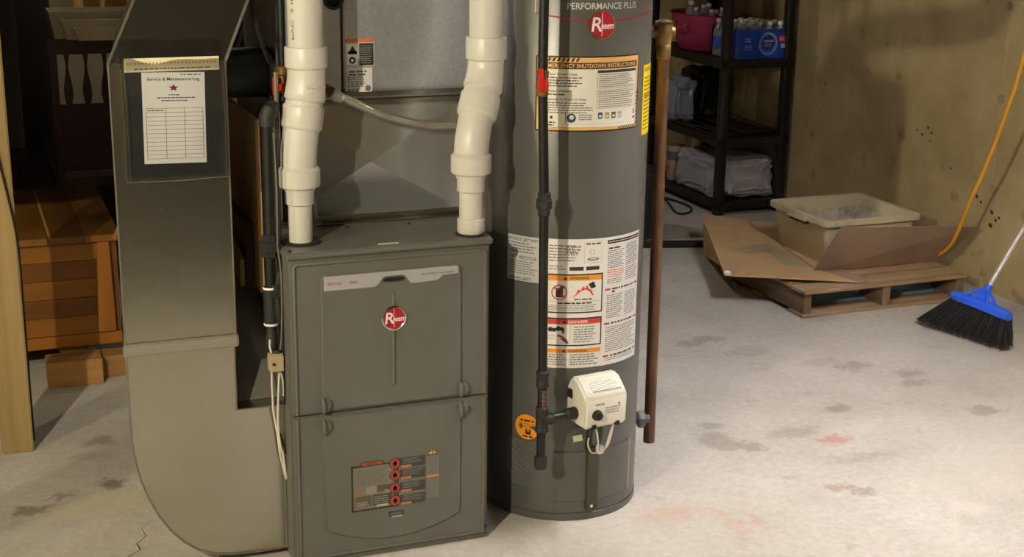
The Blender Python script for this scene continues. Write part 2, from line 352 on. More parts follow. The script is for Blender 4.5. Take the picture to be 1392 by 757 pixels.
g = G(); g.box(-3.4, -.37, 4.60, 4.70, 0, CZ); tag(struct('wall_partition', g, M['drywall'], smooth=False), 'partition board behind the timber post', 'wall')
# form seams and tie marks on the wall
sm = G(); sm.add([(0, -.004, 0), (-.004, 0, 0), (0, .004, 0), (0, -.004, CZ), (-.004, 0, CZ), (0, .004, CZ)], [(0, 1, 4, 3), (1, 2, 5, 4)]); sm = sm.mesh('form_seam', M['wall'], smooth=False)
tm = G(); tm.lathe([(.020, -.001), (.019, .004), (.012, .010), (.009, .011)], n=12, xf=Matrix.Rotation(R(-90), 3, 'Y')); tm = tm.mesh('form_tie', mat('tie_mark', (150, 134, 100), .9))
pm = G(); pm.lathe([(.012, 0), (.009, .0015), (.002, .002)], n=9, xf=Matrix.Rotation(R(-90), 3, 'Y')); pm = pm.mesh('pit', mat('pit_dark', (58, 48, 32), .95))
for k in range(7):
    y = 5.04+(k-2)*.727
    inst('form_seam', sm, wr, (WX, y, 0))
    for z in (.08, .466, .868, 1.27, 1.67): inst('form_tie', tm, wr, (WX, y+random.uniform(-.01, .01), z+.01*(k-3)*.3))
for y, z, s in [(5.52, .66, 1), (5.49, .64, .8), (5.56, .62, 1), (5.50, .60, .6), (5.60, .635, .7), (5.13, .41, 1.3), (5.10, .39, .9), (5.02, .36, 1.4), (4.99, .33, 1.1), (5.02, .30, 1.6), (4.97, .345, 1), (5.33, .50, .8), (5.7, .18, 1.2), (6.4, .75, .7)]:
    inst('pit', pm, wr, (WX, y, z), (random.random(), 0, 0), (1, s*.75, s*.55))
# crack in the slab
g = G(); cp = [(.33, 3.62), (.375, 3.66), (.37, 3.70), (.40, 3.74), (.395, 3.79), (.43, 3.84)]
vs = []
for i, (x, y) in enumerate(cp): wd = .0022*(1.1-i/len(cp)); vs += [(x-wd, y, .0006), (x+wd, y, .0006)]
g.add(vs, [(2*i, 2*i+1, 2*i+3, 2*i+2) for i in range(len(cp)-1)]); part('crack', g, mat('crack_dark', (70, 62, 50), .95), fl, smooth=False)

g = G(); g.box(-.6, 2.6, -4.5, 1.15, .0005, .009); tag(part('added_dark_rug', g, mat('added_charcoal_rug', (30, 28, 26), .95, 0, .2, 20), None, bevel=.003), 'charcoal rug added unseen behind the viewer to darken the duct reflection', 'rug')  # unseen rug, added so the duct mirrors something dark
# ------------------------------------------------------------------ lamps (above the frame)
for i, (loc, col, st) in enumerate(BULBS):
    t = thing('ceiling_lamp', (loc[0], loc[1], CZ-.16), ['bare warm bulb in a porcelain holder near the viewer', 'second bare bulb on the ceiling by the left wall', 'bare bulb on the ceiling behind the water heater'][i], 'lamp', 'bare ceiling bulbs')
    g = G(); g.lathe([(.058, CZ-.001), (.058, CZ-.02), (.035, CZ-.05), (.022, CZ-.085), (.019, CZ-.13), (.012, CZ-.145)], (loc[0], loc[1], 0), 24); part('lamp_holder', g, M['porcelain'], t)
    g = G(); z = loc[2]; g.lathe([(.002, z-.04), (.02, z-.036), (.034, z-.02), (.038, z), (.034, z+.02), (.022, z+.042), (.016, z+.06), (.016, z+.075)], (loc[0], loc[1], 0), 14); part('bulb', g, emit('bulb_glow_%d' % i, col, st/4), t)
loc, col, st = SHOP
t = thing('shop_light', (loc[0], loc[1], loc[2]), 'white twin tube shop light hanging under the ceiling', 'lamp')
g = G(); g.prism([(-.07, .03), (.07, .03), (.115, -.02), (.122, -.175), (.118, -.176), (.111, -.02), (.066, .024), (-.066, .024), (-.111, -.02), (-.118, -.176), (-.122, -.175), (-.115, -.02)], loc[1]-.62, loc[1]+.62, 1, fn=lambda v: Vector((v.x+loc[0], v.y, v.z+loc[2]))); part('reflector', g, M['porcelain'], t, smooth=False)
for dy in (-.622, .622):
    g = G(); g.prism([(-.07, .03), (.07, .03), (.115, -.02), (.122, -.175), (-.122, -.175), (-.115, -.02)], loc[1]+dy-.002, loc[1]+dy+.002, 1, fn=lambda v: Vector((v.x+loc[0], v.y, v.z+loc[2]))); part('end_cap', g, M['porcelain'], t, smooth=False)
for dx in (-.035, .035):
    g = G(); g.tube([(loc[0]+dx, loc[1]-.6, loc[2]-.002), (loc[0]+dx, loc[1]+.6, loc[2]-.002)], .013, 8); part('lamp_tube', g, emit('tube_glow', col, st), t)
for dy in (-.4, .4):
    g = G(); g.tube([(loc[0], loc[1]+dy, loc[2]+.03), (loc[0], loc[1]+dy, CZ)], .003, 6); part('chain', g, M['steel'], t)

# ================================================================== furnace
FX0, FX1, FY = .746, 1.291, 3.413
F = thing('furnace', ((FX0+FX1)/2, 3.78, 0), 'grey two door gas furnace with a round red badge', 'furnace')
FM = M['furnace']
g = G(); g.box(FX0, FX1, FY+.012, 4.16, .004, .852); part('cabinet', g, FM, F, bevel=.003)
g = G(); g.box(FX0-.004, FX1+.004, FY-.006, 4.164, .846, .864); part('top_panel', g, FM, F, bevel=.004, segs=3)
def door(name, z0, z1, inner):
    g = G(); g.box(FX0+.004, FX1-.004, FY, FY+.014, z0, z1)
    return part(name, g, FM, F, bevel=.004, segs=3)
ud = door('upper_door', .428, .844, None)
ld = door('lower_door', .012, .424, None)
def ridge(name, pts, r, parent, closed=False):
    g = G(); P = list(pts)+([pts[0]] if closed else []); g.tube([(x, FY-.0008, z) for x, z in P], r, 8); return part(name, g, FM, parent)
# outer bead
ridge('edge_bead', [(FX0+.016, .432), (FX0+.016, .826), (FX0+.022, .832), (FX1-.022, .832), (FX1-.016, .826), (FX1-.016, .432)], .0048, ud)
ridge('edge_bead', [(FX0+.016, .42), (FX0+.016, .022), (FX1-.016, .022), (FX1-.016, .42)], .0048, ld)
# inner raised panel
def cove(name, out, parent, d=.0062, sl=.0045):
    cx = sum(p[0] for p in out)/len(out); n = len(out); g = G(); vs = [(x, FY+.0005, z) for x, z in out]
    inn = []
    for i, (x, z) in enumerate(out):
        a = Vector(out[i-1]); b = Vector(out[(i+1) % n]); t = (b-a).normalized(); nn = Vector((-t.y, t.x)); 
        inn.append((x+nn.x*sl, FY-d, z+nn.y*sl))
    g.add(vs+inn, [(i, (i+1) % n, (i+1) % n+n, i+n) for i in range(n)]+[tuple(range(n, 2*n))]); return part(name, g, FM, parent, angle=50)
PX0, PX1 = .829, 1.209
out = [(PX0, .434)]+[(PX1, .434)]+[p for p in rrect(PX0, PX1, .434, .802, .02) if p[1] > .7]
cove('raised_panel', out, ud)
arc = []
for i in range(17):
    u = i/16; arc.append((PX0+.012+(PX1-PX0-.024)*u, .088-.042*(1-(2*u-1)**2)))
out = [(PX0, .10)]+arc+[(PX1, .10), (PX1, .418), (PX0, .418)]
cove('raised_panel', out, ld)
# central bead of the upper door
g = G(); g.tube([(1.02, FY-.0055, .742), (1.02, FY-.0065, .738), (1.02, FY-.0065, .49), (1.02, FY-.0055, .486)], [.001, .0042, .0042, .001], 8); part('centre_bead', g, FM, ud)
g = G(); g.box(FX0+.01, FX1-.01, FY+.006, FY+.013, .4242, .4278); part('door_gap', g, M['furnace_dark'], F, smooth=False)
# silver trim strip
FP = FY-.0062
g = G(); o = [(.837, .759), (.968, .759), (.978, .762), (.992, .782), (1.0, .785), (1.044, .785), (1.052, .782), (1.066, .762), (1.072, .760), (1.138, .762), (1.148, .768), (1.154, .7745), (1.197, .776), (1.197, .797), (.837, .797)]
g.prism(o, FP-.0018, FP+.001, 1); ts = part('trim_strip', g, M['silver'], ud, bevel=.0006, segs=1)
pl = lambda y: (lambda s, t, n: (s, y-.0003-.0003*n, t))
L = Label(pl(FP-.0018)); L.text('PRESTIGE', .846, .7735, .0066, (176, 56, 50)); L.text('SERIES', .903, .7735, .0060, (80, 74, 74)); L.build('series_lettering', ud)
L = Label(pl(FP-.0018)); L.text('HIGH EFFICIENCY GAS FURNACE', 1.187, .7795, .0052, (86, 88, 106), width=.092, align='r'); L.build('model_lettering', ud)
# grip hole
g = G(); oc = (1.021, .7755)
def ovalpts(a, b, n=20): return [(oc[0]+max(-(a-b), min(a-b, (a)*math.cos(2*math.pi*i/n)))+b*math.cos(2*math.pi*i/n), oc[1]+b*math.sin(2*math.pi*i/n)) for i in range(n)]
g.prism(ovalpts(.032, .0085), FP-.002, FP+.0006, 1); part('grip_rim', g, FM, ud, bevel=.0008, segs=1)
g = G(); g.prism(ovalpts(.028, .0062), FP-.0026, FP-.0016, 1); part('grip_opening', g, mat('grip_black', (12, 12, 12), .6), ud)
# red badge
def badge(fn, parent, r, name='badge'):
    L = Label(fn); L.disc(0, 0, r, M['chrome'], 0, 40); L.disc(0, 0, r*.90, (168, 24, 34), 2, 40)
    L.poly([(0, 0)]+[(r*.9*math.cos(R(a)), r*.9*math.sin(R(a))) for a in range(96, 266, 10)], (150, 20, 34), 2.4)
    L.rect(-r*.05, -r*.75, r*.0, r*.85, (224, 208, 214), 3)
    L.text('R', -r*.78, -r*.42, r*.98, (236, 228, 232), 3.4, shear=.12); L.text('heem', -r*.10, -r*.26, r*.46, (244, 240, 244), 3.6, width=r*.92, shear=.12)
    return L.build(name, parent)
g = G(); g.lathe([(.0325, 0), (.0335, .002), (.033, .0045), (.030, .0055), (.028, .004)], (1.0205, FP, .671), 40, xf=Matrix.Rotation(R(90), 3, 'X')); part('badge_ring', g, M['chrome'], ud)
badge(lambda s, t, n: (1.0205+s, FP-.0045-.0003*n, .671+t), ud, .0315, 'badge')
# latches: finger pulls that clasp the door seam
for x in (.829, 1.2045):
    for z, dz, p in ((.452, 1, ud), (.393, -1, ld)):
        g = G(); g.lathe([(.0135, 0), (.013, .006), (.010, .011), (.005, .0135), (.001, .014)], (0, 0, 0), 18)
        v2 = []
        for v in g.v: v2.append((x+.010+v[0]*1.1, FY-.005-v[2]*.75, z+v[1]*1.3))
        g.v = v2; part('latch_dome', g, mat('furnace_latch', (98, 98, 93), .4), p)
        g = G(); g.tube([(x, FY-.004, z-.021), (x, FY-.015, z-.014), (x, FY-.018, z), (x, FY-.015, z+.014), (x, FY-.004, z+.021)], [.003, .0056, .0064, .0056, .003], 8); part('latch', g, FM, p)
# warning label on the lower door
FL = lambda s, t, n: (s, FY-.0066-.0003*n, t)
L = Label(FL)
dk, sl_, og = (40, 38, 35), (116, 114, 106), (168, 78, 40)
L.poly([(.901, .268), (1.105, .277), (1.105, .145), (.907, .140)], (108, 106, 98), 0)
for a, b in (((.901, .27), (.905, .14)), ((.905, .14), (1.03, .1415))):
    pass
L.frame(.900, .139, 1.03, .270, .0045, dk, 1)
L.poly(rrect(.925, .99, .2665, .2785, .006), dk, 1.5); L.poly(rrect(.928, .987, .2685, .2765, .004), og, 2); L.text('WARNING', .9575, .2702, .0048, dk, 3, align='c')
L.rect(.908, .146, 1.012, .262, sl_, 1.2); L.lines(.912, .212, 1.008, .258, 8, (96, 94, 86), 2, .45, 3)
L.rect(.908, .190, .935, .205, (126, 106, 74), 2); L.rect(.94, .186, .968, .206, (136, 134, 128), 2); L.rect(.97, .188, 1.012, .208, (84, 76, 62), 2); L.rect(.99, .184, 1.012, .192, (130, 128, 122), 2.5)
L.rect(.909, .15, .955, .182, (92, 80, 60), 2); L.rect(.958, .15, 1.012, .182, (70, 66, 56), 2); L.lines(.912, .152, .95, .166, 3, (170, 166, 150), 3, .4, 5); L.lines(.962, .154, 1.008, .178, 4, (150, 146, 130), 3, .35, 6); L.rect(.968, .147, 1.0, .152, (180, 178, 172), 3)
for k, z in enumerate((.264, .2305, .193, .1565)):
    L.rect(1.034, z-.0155, 1.105, z+.0135, (60, 59, 56), 2); L.lines(1.042, z-.005, 1.102, z+.012, 4, (136, 134, 126), 3, .3, 20+k); L.rect(1.036, z-.0150, 1.066, z-.0085, (176, 120, 76), 3)
    L.disc(1.020, z, .0155, dk, 3); L.disc(1.020, z, .0135, (168, 62, 38), 4)
    L.disc(1.020, z-.002, .006, dk, 5, 10, .007); L.poly([(1.013, z-.002), (1.027, z-.002), (1.020, z+.010)], dk, 5)
L.rect(1.018, .15, 1.022, .27, dk, 2)
L.poly([(1.109, .275), (1.143, .275), (1.126, .292)], dk, 1); L.poly([(1.1125, .277), (1.1395, .277), (1.126, .2895)], (212, 160, 70), 2); L.rect(1.1245, .279, 1.1275, .287, dk, 3)
L.rect(1.109, .150, 1.144, .272, (118, 116, 110), 1); L.rect(1.109, .2105, 1.144, .2155, (206, 132, 70), 2); L.lines(1.112, .219, 1.141, .268, 11, (100, 98, 92), 2, .45, 8); L.lines(1.112, .154, 1.141, .208, 11, (100, 98, 92), 2, .45, 9)
L.build('warning_label', ld, 'grey and orange printed warning label')
L = Label(FL); L.poly(rrect(1.002, 1.044, .110, .126, .003), (44, 44, 42), 0); L.poly(rrect(1.006, 1.04, .114, .122, .002), (90, 90, 86), 1); L.rect(1.010, .1085, 1.040, .1115, (190, 188, 182), 1); L.build('maker_tag', ld)
# top details
L = Label(lambda s, t, n: (s, t, .8644+.0004*n)); L.poly([(.986, 3.423), (1.041, 3.421), (1.043, 3.436), (.988, 3.438)], (222, 220, 212), 0); L.build('top_sticker', F)
for x, y, r in ((.806, 3.515, .052), (1.251, 3.462, .041)):
    g = G(); g.lathe([(r, .862), (r, .867), (r-.006, .869), (.030, .868), (.030, .862)], (x, y, 0), 32); part('pipe_gasket', g, M['rubber'], F)
for x, y in ((.757, 3.428), (1.28, 3.425), (.96, 3.63), (1.13, 3.62), (.76, 3.62)):
    g = G(); g.lathe([(.005, .862), (.005, .866), (.003, .868), (.0005, .868)], (x, y, 0), 10); part('screw', g, M['steel'], F)
g = G(); g.box(FX0+.002, FX1-.002, FY+.004, FY+.014, .003, .012); part('kick_rail', g, FM, F)
g = G(); g.lathe([(.004, 0), (.004, .003), (.001, .004)], (1.284, FY+.001, .036), 10, xf=Matrix.Rotation(R(90), 3, 'X')); part('screw', g, M['furnace_dark'], F)

# ================================================================== coil case and plenum above the furnace
C = thing('evaporator_coil_case', (1.06, 3.95, .866), 'spangled galvanised coil case standing on the furnace', 'coil case')
CY_ = 3.68
g = G()
x0, x1, z0, z1 = .775, 1.325, .868, 1.192
g.box(x0, x1, CY_+.02, 4.15, z0, z1); part('plenum_body', g, M['flat'], C)
px0, px1, pz0, pz1 = x0, x1, z0, z1
g = G(); c = ((px0+px1)/2-.01, CY_-.002, (pz0+pz1)/2)
cs = [(px0, CY_+.016, pz0), (px1, CY_+.016, pz0), (px1, CY_+.016, pz1), (px0, CY_+.016, pz1)]
g.add(cs+[c], [(0, 1, 4), (1, 2, 4), (2, 3, 4), (3, 0, 4)]); part('cross_broken_panel', g, M['flat'], C, smooth=False, fixn=False)
g = G(); g.box(x0-.004, x1+.004, CY_-.012, CY_+.03, .865, .8685); g.box(x0-.004, x1+.004, CY_+.012, CY_+.02, .8685, .884); part('base_flange', g, M['galv'], C, bevel=.001, segs=1)
for i in range(2):
    g = G(); z = 1.186+i*.022; g.box(x0-.004, x1+.01, CY_-.004-.004*i, CY_+.03, z, z+.012); part('drive_cleat', g, M['galv'], C, bevel=.003)
g = G(); g.box(.80, 1.345, CY_+.010, 4.15, 1.20, 1.80); part('case_body', g, M['spang'], C, bevel=.003)
g = G(); g.box(.9705, 1.345, CY_-.002, CY_+.012, 1.225, 1.795); part('access_panel', g, M['spang'], C, bevel=.004)
g = G(); g.box(.966, .9705, CY_+.0, CY_+.012, 1.20, 1.80); part('panel_gap', g, M['furnace_dark'], C, smooth=False)
g = G(); g.box(.805, .966, CY_+.002, CY_+.014, 1.225, 1.795); part('end_panel', g, M['spang'], C, bevel=.003)
g = G(); g.lathe([(.026, 0), (.026, .012), (.018, .014), (.016, .002)], (.945, CY_+.002, 1.462), 24, xf=Matrix.Rotation(R(90), 3, 'X')); part('line_port', g, M['rubber'], C)
CP = lambda s, t, n: (s, CY_-.0024-.0003*n, t)
L = Label(CP); L.rect(.975, 1.288, 1.054, 1.361, (224, 220, 214), 0); L.rect(.975, 1.350, 1.054, 1.361, (206, 124, 76), 1); L.rect(.977, 1.290, 1.011, 1.348, (236, 232, 228), 1); L.frame(.977, 1.290, 1.011, 1.348, .001, (40, 40, 40), 2)
L.poly([(.983, 1.322), (1.006, 1.322), (.995, 1.343)], (46, 46, 46), 2); L.rect(.982, 1.32, 1.007, 1.328, (46, 46, 46), 2); L.disc(.994, 1.304, .009, (46, 46, 46), 2); L.disc(.994, 1.304, .004, (230, 228, 222), 3)
L.rect(1.013, 1.290, 1.052, 1.348, (44, 44, 44), 1); L.lines(1.016, 1.294, 1.049, 1.344, 9, (150, 148, 144), 2, .35, 31); L.build('warning_sticker', C)
L = Label(CP); L.rect(.976, 1.218, 1.048, 1.284, (226, 222, 218), 0); L.lines(.985, 1.262, 1.04, 1.278, 2, (90, 90, 96), 1, .6, 33); L.lines(.980, 1.232, 1.03, 1.262, 5, (110, 110, 116), 1, .5, 34); L.disc(1.036, 1.229, .008, (110, 110, 116), 1); L.lines(.98, 1.22, 1.02, 1.23, 2, (60, 60, 66), 1, .5, 35); L.build('rating_sticker', C)

# ================================================================== PVC vent pipes
def vent(name, base, top, zs, label, rb=.031, marks=True):
    """base/top (x,y); zs: z of reducer bottom, hub bottom, hub top, upper hub bottom, upper hub top"""
    t = thing(name, (base[0], base[1], .868), label, 'vent pipe', 'white plastic vent pipes')
    bx, by = base; tx, ty = top; r = .0445
    zr, zh0, zh1, zu0, zu1 = zs
    g = G(); g.tube([(bx, by, .868), (bx, by, zr+.01)], rb, 28); part('lower_pipe', g, M['pvc'], t)
    g = G(); g.lathe([(rb+.003, zr-.02), (rb+.006, zr-.018), (rb+.006, zr+.012), (rb+.010, zr+.02), (r-.002, zh0), (r-.002, zh0+.01)], (bx, by, 0), 28); part('reducer', g, M['pvc'], t)
    g = G(); g.lathe([(r-.002, zh0-.004), (r+.0075, zh0), (r+.009, zh0+.004), (r+.009, zh1-.002), (r+.006, zh1+.002), (r-.002, zh1+.008)], (bx, by, 0), 32); part('hub', g, M['pvc'], t)
    dx, dy = tx-bx, ty-by; za, zb = zh1+.004, zu0-.004; H = zb-za
    def pt(u): s = u*u*(3-2*u); return Vector((bx+dx*s, by+dy*s, za+H*u))
    # lower elbow: up to the belled shoulder, upper elbow above it
    A = [pt(u) for u in (0, .08, .16, .24, .32, .40, .46)]
    g = G(); g.tube(A, [r+.001]*5+[r+.002, r+.001], 32); part('elbow', g, M['pvc'], t)
    ax = (pt(.62)-pt(.40)).normalized(); c = pt(.40)
    g = G(); g.tube([c-ax*.006, c, c+ax*.004, pt(.52), pt(.60), pt(.62)], [r+.002, r+.0075, r+.0085, r+.0085, r+.0085, r+.006], 32); part('elbow_socket', g, M['pvc'], t)
    B = [pt(u) for u in (.58, .66, .74)]
    g = G(); g.tube([B[0], B[1]], r+.003, 32); part('elbow_neck', g, M['pvc'], t)
    c2 = pt(.68); g = G(); g.tube([c2-ax*.006, c2, c2+ax*.004]+[pt(u) for u in (.76, .84, .92, 1.02)], [r+.001, r+.0065, r+.0075, r+.006, r+.004, r+.003, r+.003], 32); part('elbow', g, M['pvc'], t)
    g = G(); g.lathe([(r, zu0-.008), (r+.006, zu0-.003), (r+.009, zu0), (r+.009, zu1-.003), (r+.0075, zu1), (r-.001, zu1+.0005)], (tx, ty, 0), 32); part('hub', g, M['pvc'], t)
    g = G(); g.tube([(tx, ty, zu1-.01), (tx, ty, CZ-.002)], r, 32); up = part('upper_pipe', g, M['pvc'], t)
    g = G(); g.tube([(tx-.012, ty-r-.008, zu0-.045), (tx+.012, ty-r-.008, zu0-.045)], .004, 8); part('moulded_mark', g, M['pvc'], t)
    if marks:
        def f(s, tt, n): a = R(-62)+tt/r; return (tx+(r+.0006)*math.sin(a), ty-(r+.0006)*math.cos(a), zu1+.02+s)
        L = Label(f); L.text('PVC  2 IN  SCH 40  NSF-PW DWV', .0, 0, .008, (112, 98, 84), width=.40); L.build('pipe_print', up)
    return t
vent('vent_pipe', (.806, 3.515), (.835, 3.53), (.985, 1.012, 1.058, 1.312, 1.362), 'left white plastic vent pipe with offset elbows above the furnace')
vent('vent_pipe', (1.251, 3.462), (1.315, 3.53), (1.0, 1.030, 1.076, 1.318, 1.374), 'right white plastic vent pipe with offset elbows beside the water heater', marks=False)
g = G(); g.lathe([(.034, .869), (.036, .872), (.036, .905), (.033, .908), (.0312, .908)], (1.251, 3.462, 0), 28); o = part('base_coupling', g, M['pvc'], bpy.data.objects['vent_pipe.001'])
# coax print on lower left pipe: a pencil line
# clear condensate tube across the coil case
t = thing('condensate_hose', (1.05, 3.60, 1.12), 'clear condensate hose with a white end fitting crossing the coil case', 'hose')
g = G(); g.tube(bez([(.925, 3.60, 1.226), (.96, 3.605, 1.212), (1.013, 3.61, 1.186), (1.07, 3.62, 1.160), (1.13, 3.63, 1.142), (1.19, 3.635, 1.128), (1.26, 3.64, 1.124), (1.30, 3.645, 1.124)]), .0115, 14); part('tube', g, film('milky_tubing', (206, 198, 184), .30, .12, .85, .30), t)
g = G(); ax = Matrix.Rotation(R(-62), 3, 'Y')
g.lathe([(.010, -.012), (.016, -.010), (.017, .006), (.013, .012), (.012, .02)], (.928, 3.60, 1.225), 16, xf=Matrix.Rotation(R(118), 3, 'Y')); part('end_fitting', g, M['pvc'], t)
g = G(); g.tube([(.925, 3.605, 1.228), (.905, 3.62, 1.238), (.895, 3.66, 1.245), (.895, 3.69, 1.245)], .015, 14); part('drain_nipple', g, mat('brown_fitting', (118, 84, 52), .5), t)
g = G(); g.lathe([(.012, 0), (.012, .015), (.004, .018)], (.887, 3.585, 1.248), 10); part('red_plug', g, M['handle_red'], t)

# ================================================================== return air duct
D = thing('return_air_duct', (.55, 3.8, 0), 'galvanised return air duct with a rounded boot beside the furnace', 'duct')
DY, DB = 3.50, 4.12
def taper(v):   # the rear is narrower on the left
    u = (v.y-DY)/(DB-DY); k = max(0, min(1, (.628-v.x)/(.628-.352))); return Vector((v.x+.085*u*k, v.y, v.z))
g = G(); g.prism([(.352, .628), (.628, .628), (.628, 1.336), (.352, 1.336)], DY, DB, 1, fn=taper); part('riser', g, M['galv'], D, bevel=.002)
prof = [(.352, .625), (.352, .44), (.353, .38), (.360, .32), (.370, .27), (.388, .215), (.408, .169), (.436, .122), (.470, .082), (.505, .054), (.545, .036), (.60, .026), (.66, .023), (.7435, .022), (.7435, .433), (.622, .433), (.622, .625)]
g = G(); g.prism(prof, DY, DB, 1, fn=taper); part('boot', g, M['galv'], D, angle=25)
g = G(); P3 = [(x, DY-.001, z) for x, z in prof[:15]]; g.tube(P3, .0028, 6); part('front_seam', g, mat('bright_seam', (150, 147, 138), .45, .8), D)
g = G(); g.tube([(.622, DY-.001, .63), (.622, DY-.001, .433), (.745, DY-.001, .433)], .0028, 6); part('front_seam', g, MATS['bright_seam'], D)
for x in (.352, .628):
    g = G(); g.tube([(x, DY-.001, .64), (x, DY-.001, 1.336)], .0022, 6); part('front_seam', g, MATS['bright_seam'], D)
g = G(); g.prism([(.346, .607), (.634, .607), (.634, .640), (.346, .640)], DY-.009, DB+.003, 1, fn=taper); part('joint_cleat', g, mat('galvanised_cleat', (168, 164, 152), .35, .65), D, bevel=.004, segs=3)
def trans(v):
    u = (v.z-1.336)/.3; return Vector((v.x+.162*u, v.y+.16*u, v.z))
g = G(); g.prism([(.352, DY), (.628, DY), (.628, DB), (.437, DB)], 1.336, 1.636, 2, fn=trans); part('offset_transition', g, M['galv'], D, bevel=.002)
for x in (.352, .628):
    g = G(); a = trans(Vector((x, DY-.002, 1.336))); b = trans(Vector((x, DY-.002, 1.636))); g.tube([a, b], .004, 6); part('standing_seam', g, MATS['bright_seam'], D)
g = G(); a = trans(Vector((.49, DY, 1.46)))
g.prism([(.514, DY+.16), (.790, DY+.16), (.790, DB+.16), (.599, DB+.16)], 1.636, CZ-.002, 2); part('upper_riser', g, M['galv'], D)
g = G(); g.prism([(3.56, .4335), (3.80, .70), (DB, .70), (DB, .4335)], .6285, .7435, 0); part('boot_shoulder', g, mat('galvanised_shoulder', (150, 148, 142), .3, .6, .04, 6), D, bevel=.001, segs=1)
g = G(); g.add([(.6285, 3.559, .4338), (.7435, 3.559, .4338), (.7435, 3.799, .7008), (.6285, 3.799, .7008), (.70, 3.668, .5645)], [(0, 1, 4), (1, 2, 4), (2, 3, 4), (3, 0, 4)]); part('shoulder_panel', g, MATS['galvanised_shoulder'], D, smooth=False)
# black round duct joining the riser
t = thing('round_bypass_duct', (.72, 3.78, 1.19), 'short black round duct joining the side of the return duct', 'duct')
rotY = Matrix.Rotation(R(90), 3, 'Y')
g = G(); g.lathe([(.064, -.09), (.066, -.085), (.066, .05), (.062, .055), (.062, .075), (.066, .08), (.066, .145), (.05, .15)], (.722, 3.78, 1.268), 36, xf=rotY); part('duct_shell', g, M['darkduct'], t)
g = G(); g.lathe([(.067, 0), (.069, .002), (.069, .012), (.067, .014)], (.778, 3.78, 1.268), 36, xf=rotY, caps=False); part('clamp_band', g, M['steel'], t)
g = G(); g.tube([(.665, 3.72, 1.255), (.765, 3.72, 1.255)], .003, 6); part('seam', g, M['rubber'], t)

# ------------------------------------------------------------------ document pouch and papers
P_ = thing('document_pouch', (.50, 3.49, 1.055), 'clear plastic document pouch taped to the return duct', 'pouch')
def sheet(x0, x1, z0, z1, y, amp=.002, nx=10, nz=12, sd=0, lean=0):
    g = G()
    def f(u, v):
        x = x0+(x1-x0)*u; z = z0+(z1-z0)*v
        return (x, y+amp*noise.noise(Vector((x*14+sd, z*14, sd)))+lean*v, z)
    g.grid(nx, nz, f); return g
g = sheet(.372, .624, 1.056, 1.350, DY-.0035, .001); part('back_film', g, M['film'], P_)
g = sheet(.380, .622, 1.056, 1.322, DY-.020, .0025, sd=3); part('front_film', g, M['film'], P_)
g = sheet(.378, .618, 1.322, 1.392, DY-.014, .008, 16, 6, sd=5, lean=.03); part('loose_flap', g, film('crinkled_film', (220, 225, 232), .22, .1, .85), P_)
for x in (.378, .386, .618, .623):
    g = G(); g.tube([(x, DY-.0205, 1.054), (x+.001, DY-.021, 1.20), (x-.001, DY-.0205, 1.325)], .0012, 6); part('welded_edge', g, film('film_edge', (230, 234, 236), .6, .15), P_)
g = G(); g.tube([(.378, DY-.021, 1.055), (.50, DY-.021, 1.052), (.622, DY-.021, 1.056)], .0013, 6); part('welded_edge', g, bpy.data.materials['film_edge'], P_)
S = thing('service_log_sheet', (.50, 3.486, 1.095), 'white service and maintenance log sheet inside the clear pouch', 'paper')
SY = DY-.0085
def SP(s, t, n):   # local sheet .15 x .222, slightly tilted
    x = .4265+s+.004*(1-t/.222)*-1; z = 1.0945+t-.012*s/.15*.3; return (x, SY-.0003*n, z)
L = Label(SP, 1); L.rect(0, 0, .149, .221, M['paper'], 0); L.build('page', S)
L = Label(SP, 1); ink = (66, 64, 66)
L.text('Service & Maintenance Log', .0745, .2015, .0078, (52, 52, 56), 1, width=.124, align='c'); L.lines(.092, .213, .14, .218, 1, (120, 120, 124), 1, .6, 41, 0)
st = []
for i in range(10): a = R(90+36*i); rr = .0095 if i % 2 == 0 else .004; st.append((.0745+rr*1.3*math.cos(a), .184+rr*math.sin(a)))
L.poly(st, (74, 54, 60), 1); L.poly([(.0745+(x-.0745)*.5, .184+(z-.184)*.5) for x, z in st], (150, 40, 48), 2)
L.lines(.062, .165, .088, .169, 1, ink, 1, .6, 42, 0); L.lines(.035, .158, .125, .162, 1, ink, 1, .6, 43, .1); L.lines(.045, .151, .108, .155, 1, ink, 1, .6, 44, 0)
gx = [.008, .054, .099, .143]; gz = [.010+i*.0103 for i in range(14)]
gz = [.012+i*.01025 for i in range(13)]
for x in gx: L.rect(x-.0005, gz[0], x+.0005, gz[-1], (60, 60, 62), 1)
for z in gz: L.rect(gx[0], z-.0004, gx[-1], z+.0004, (60, 60, 62), 1)
L.lines(.012, gz[-2]+.003, .05, gz[-1]-.003, 1, ink, 1, .6, 46, 0)
L.build('printing', S)
S2 = thing('manual_booklet', (.50, 3.492, 1.12), 'cream manual booklet tucked in the top of the clear pouch', 'booklet')
g = G(); g.box(.388, .612, SY+.0012, SY+.0042, 1.14, 1.349); part('pages', g, M['cream'], S2, bevel=.0006, segs=1)
L = Label(lambda s, t, n: (s, SY+.0009-.0003*n, t)); [L.rect(.394+.0085*i, 1.334, .399+.0085*i, 1.339, (176, 158, 112), 0) for i in range(25)]; L.rect(.402, 1.318, .598, 1.329, (236, 228, 200), 0); L.lines(.41, 1.319, .59, 1.328, 1, (150, 132, 96), 1, .4, 47, 0); L.build('cover_print', S2)
S3 = part('reflection_card', G().box(.386, .614, SY+.0006, SY+.0010, 1.062, 1.3165), mat('dark_reflection_card', (36, 38, 38), .5), None); tag(S3, 'dark card added to imitate the dark duct reflection behind the log sheet', 'card')  # dark card puts the duct's dark reflection into the colour

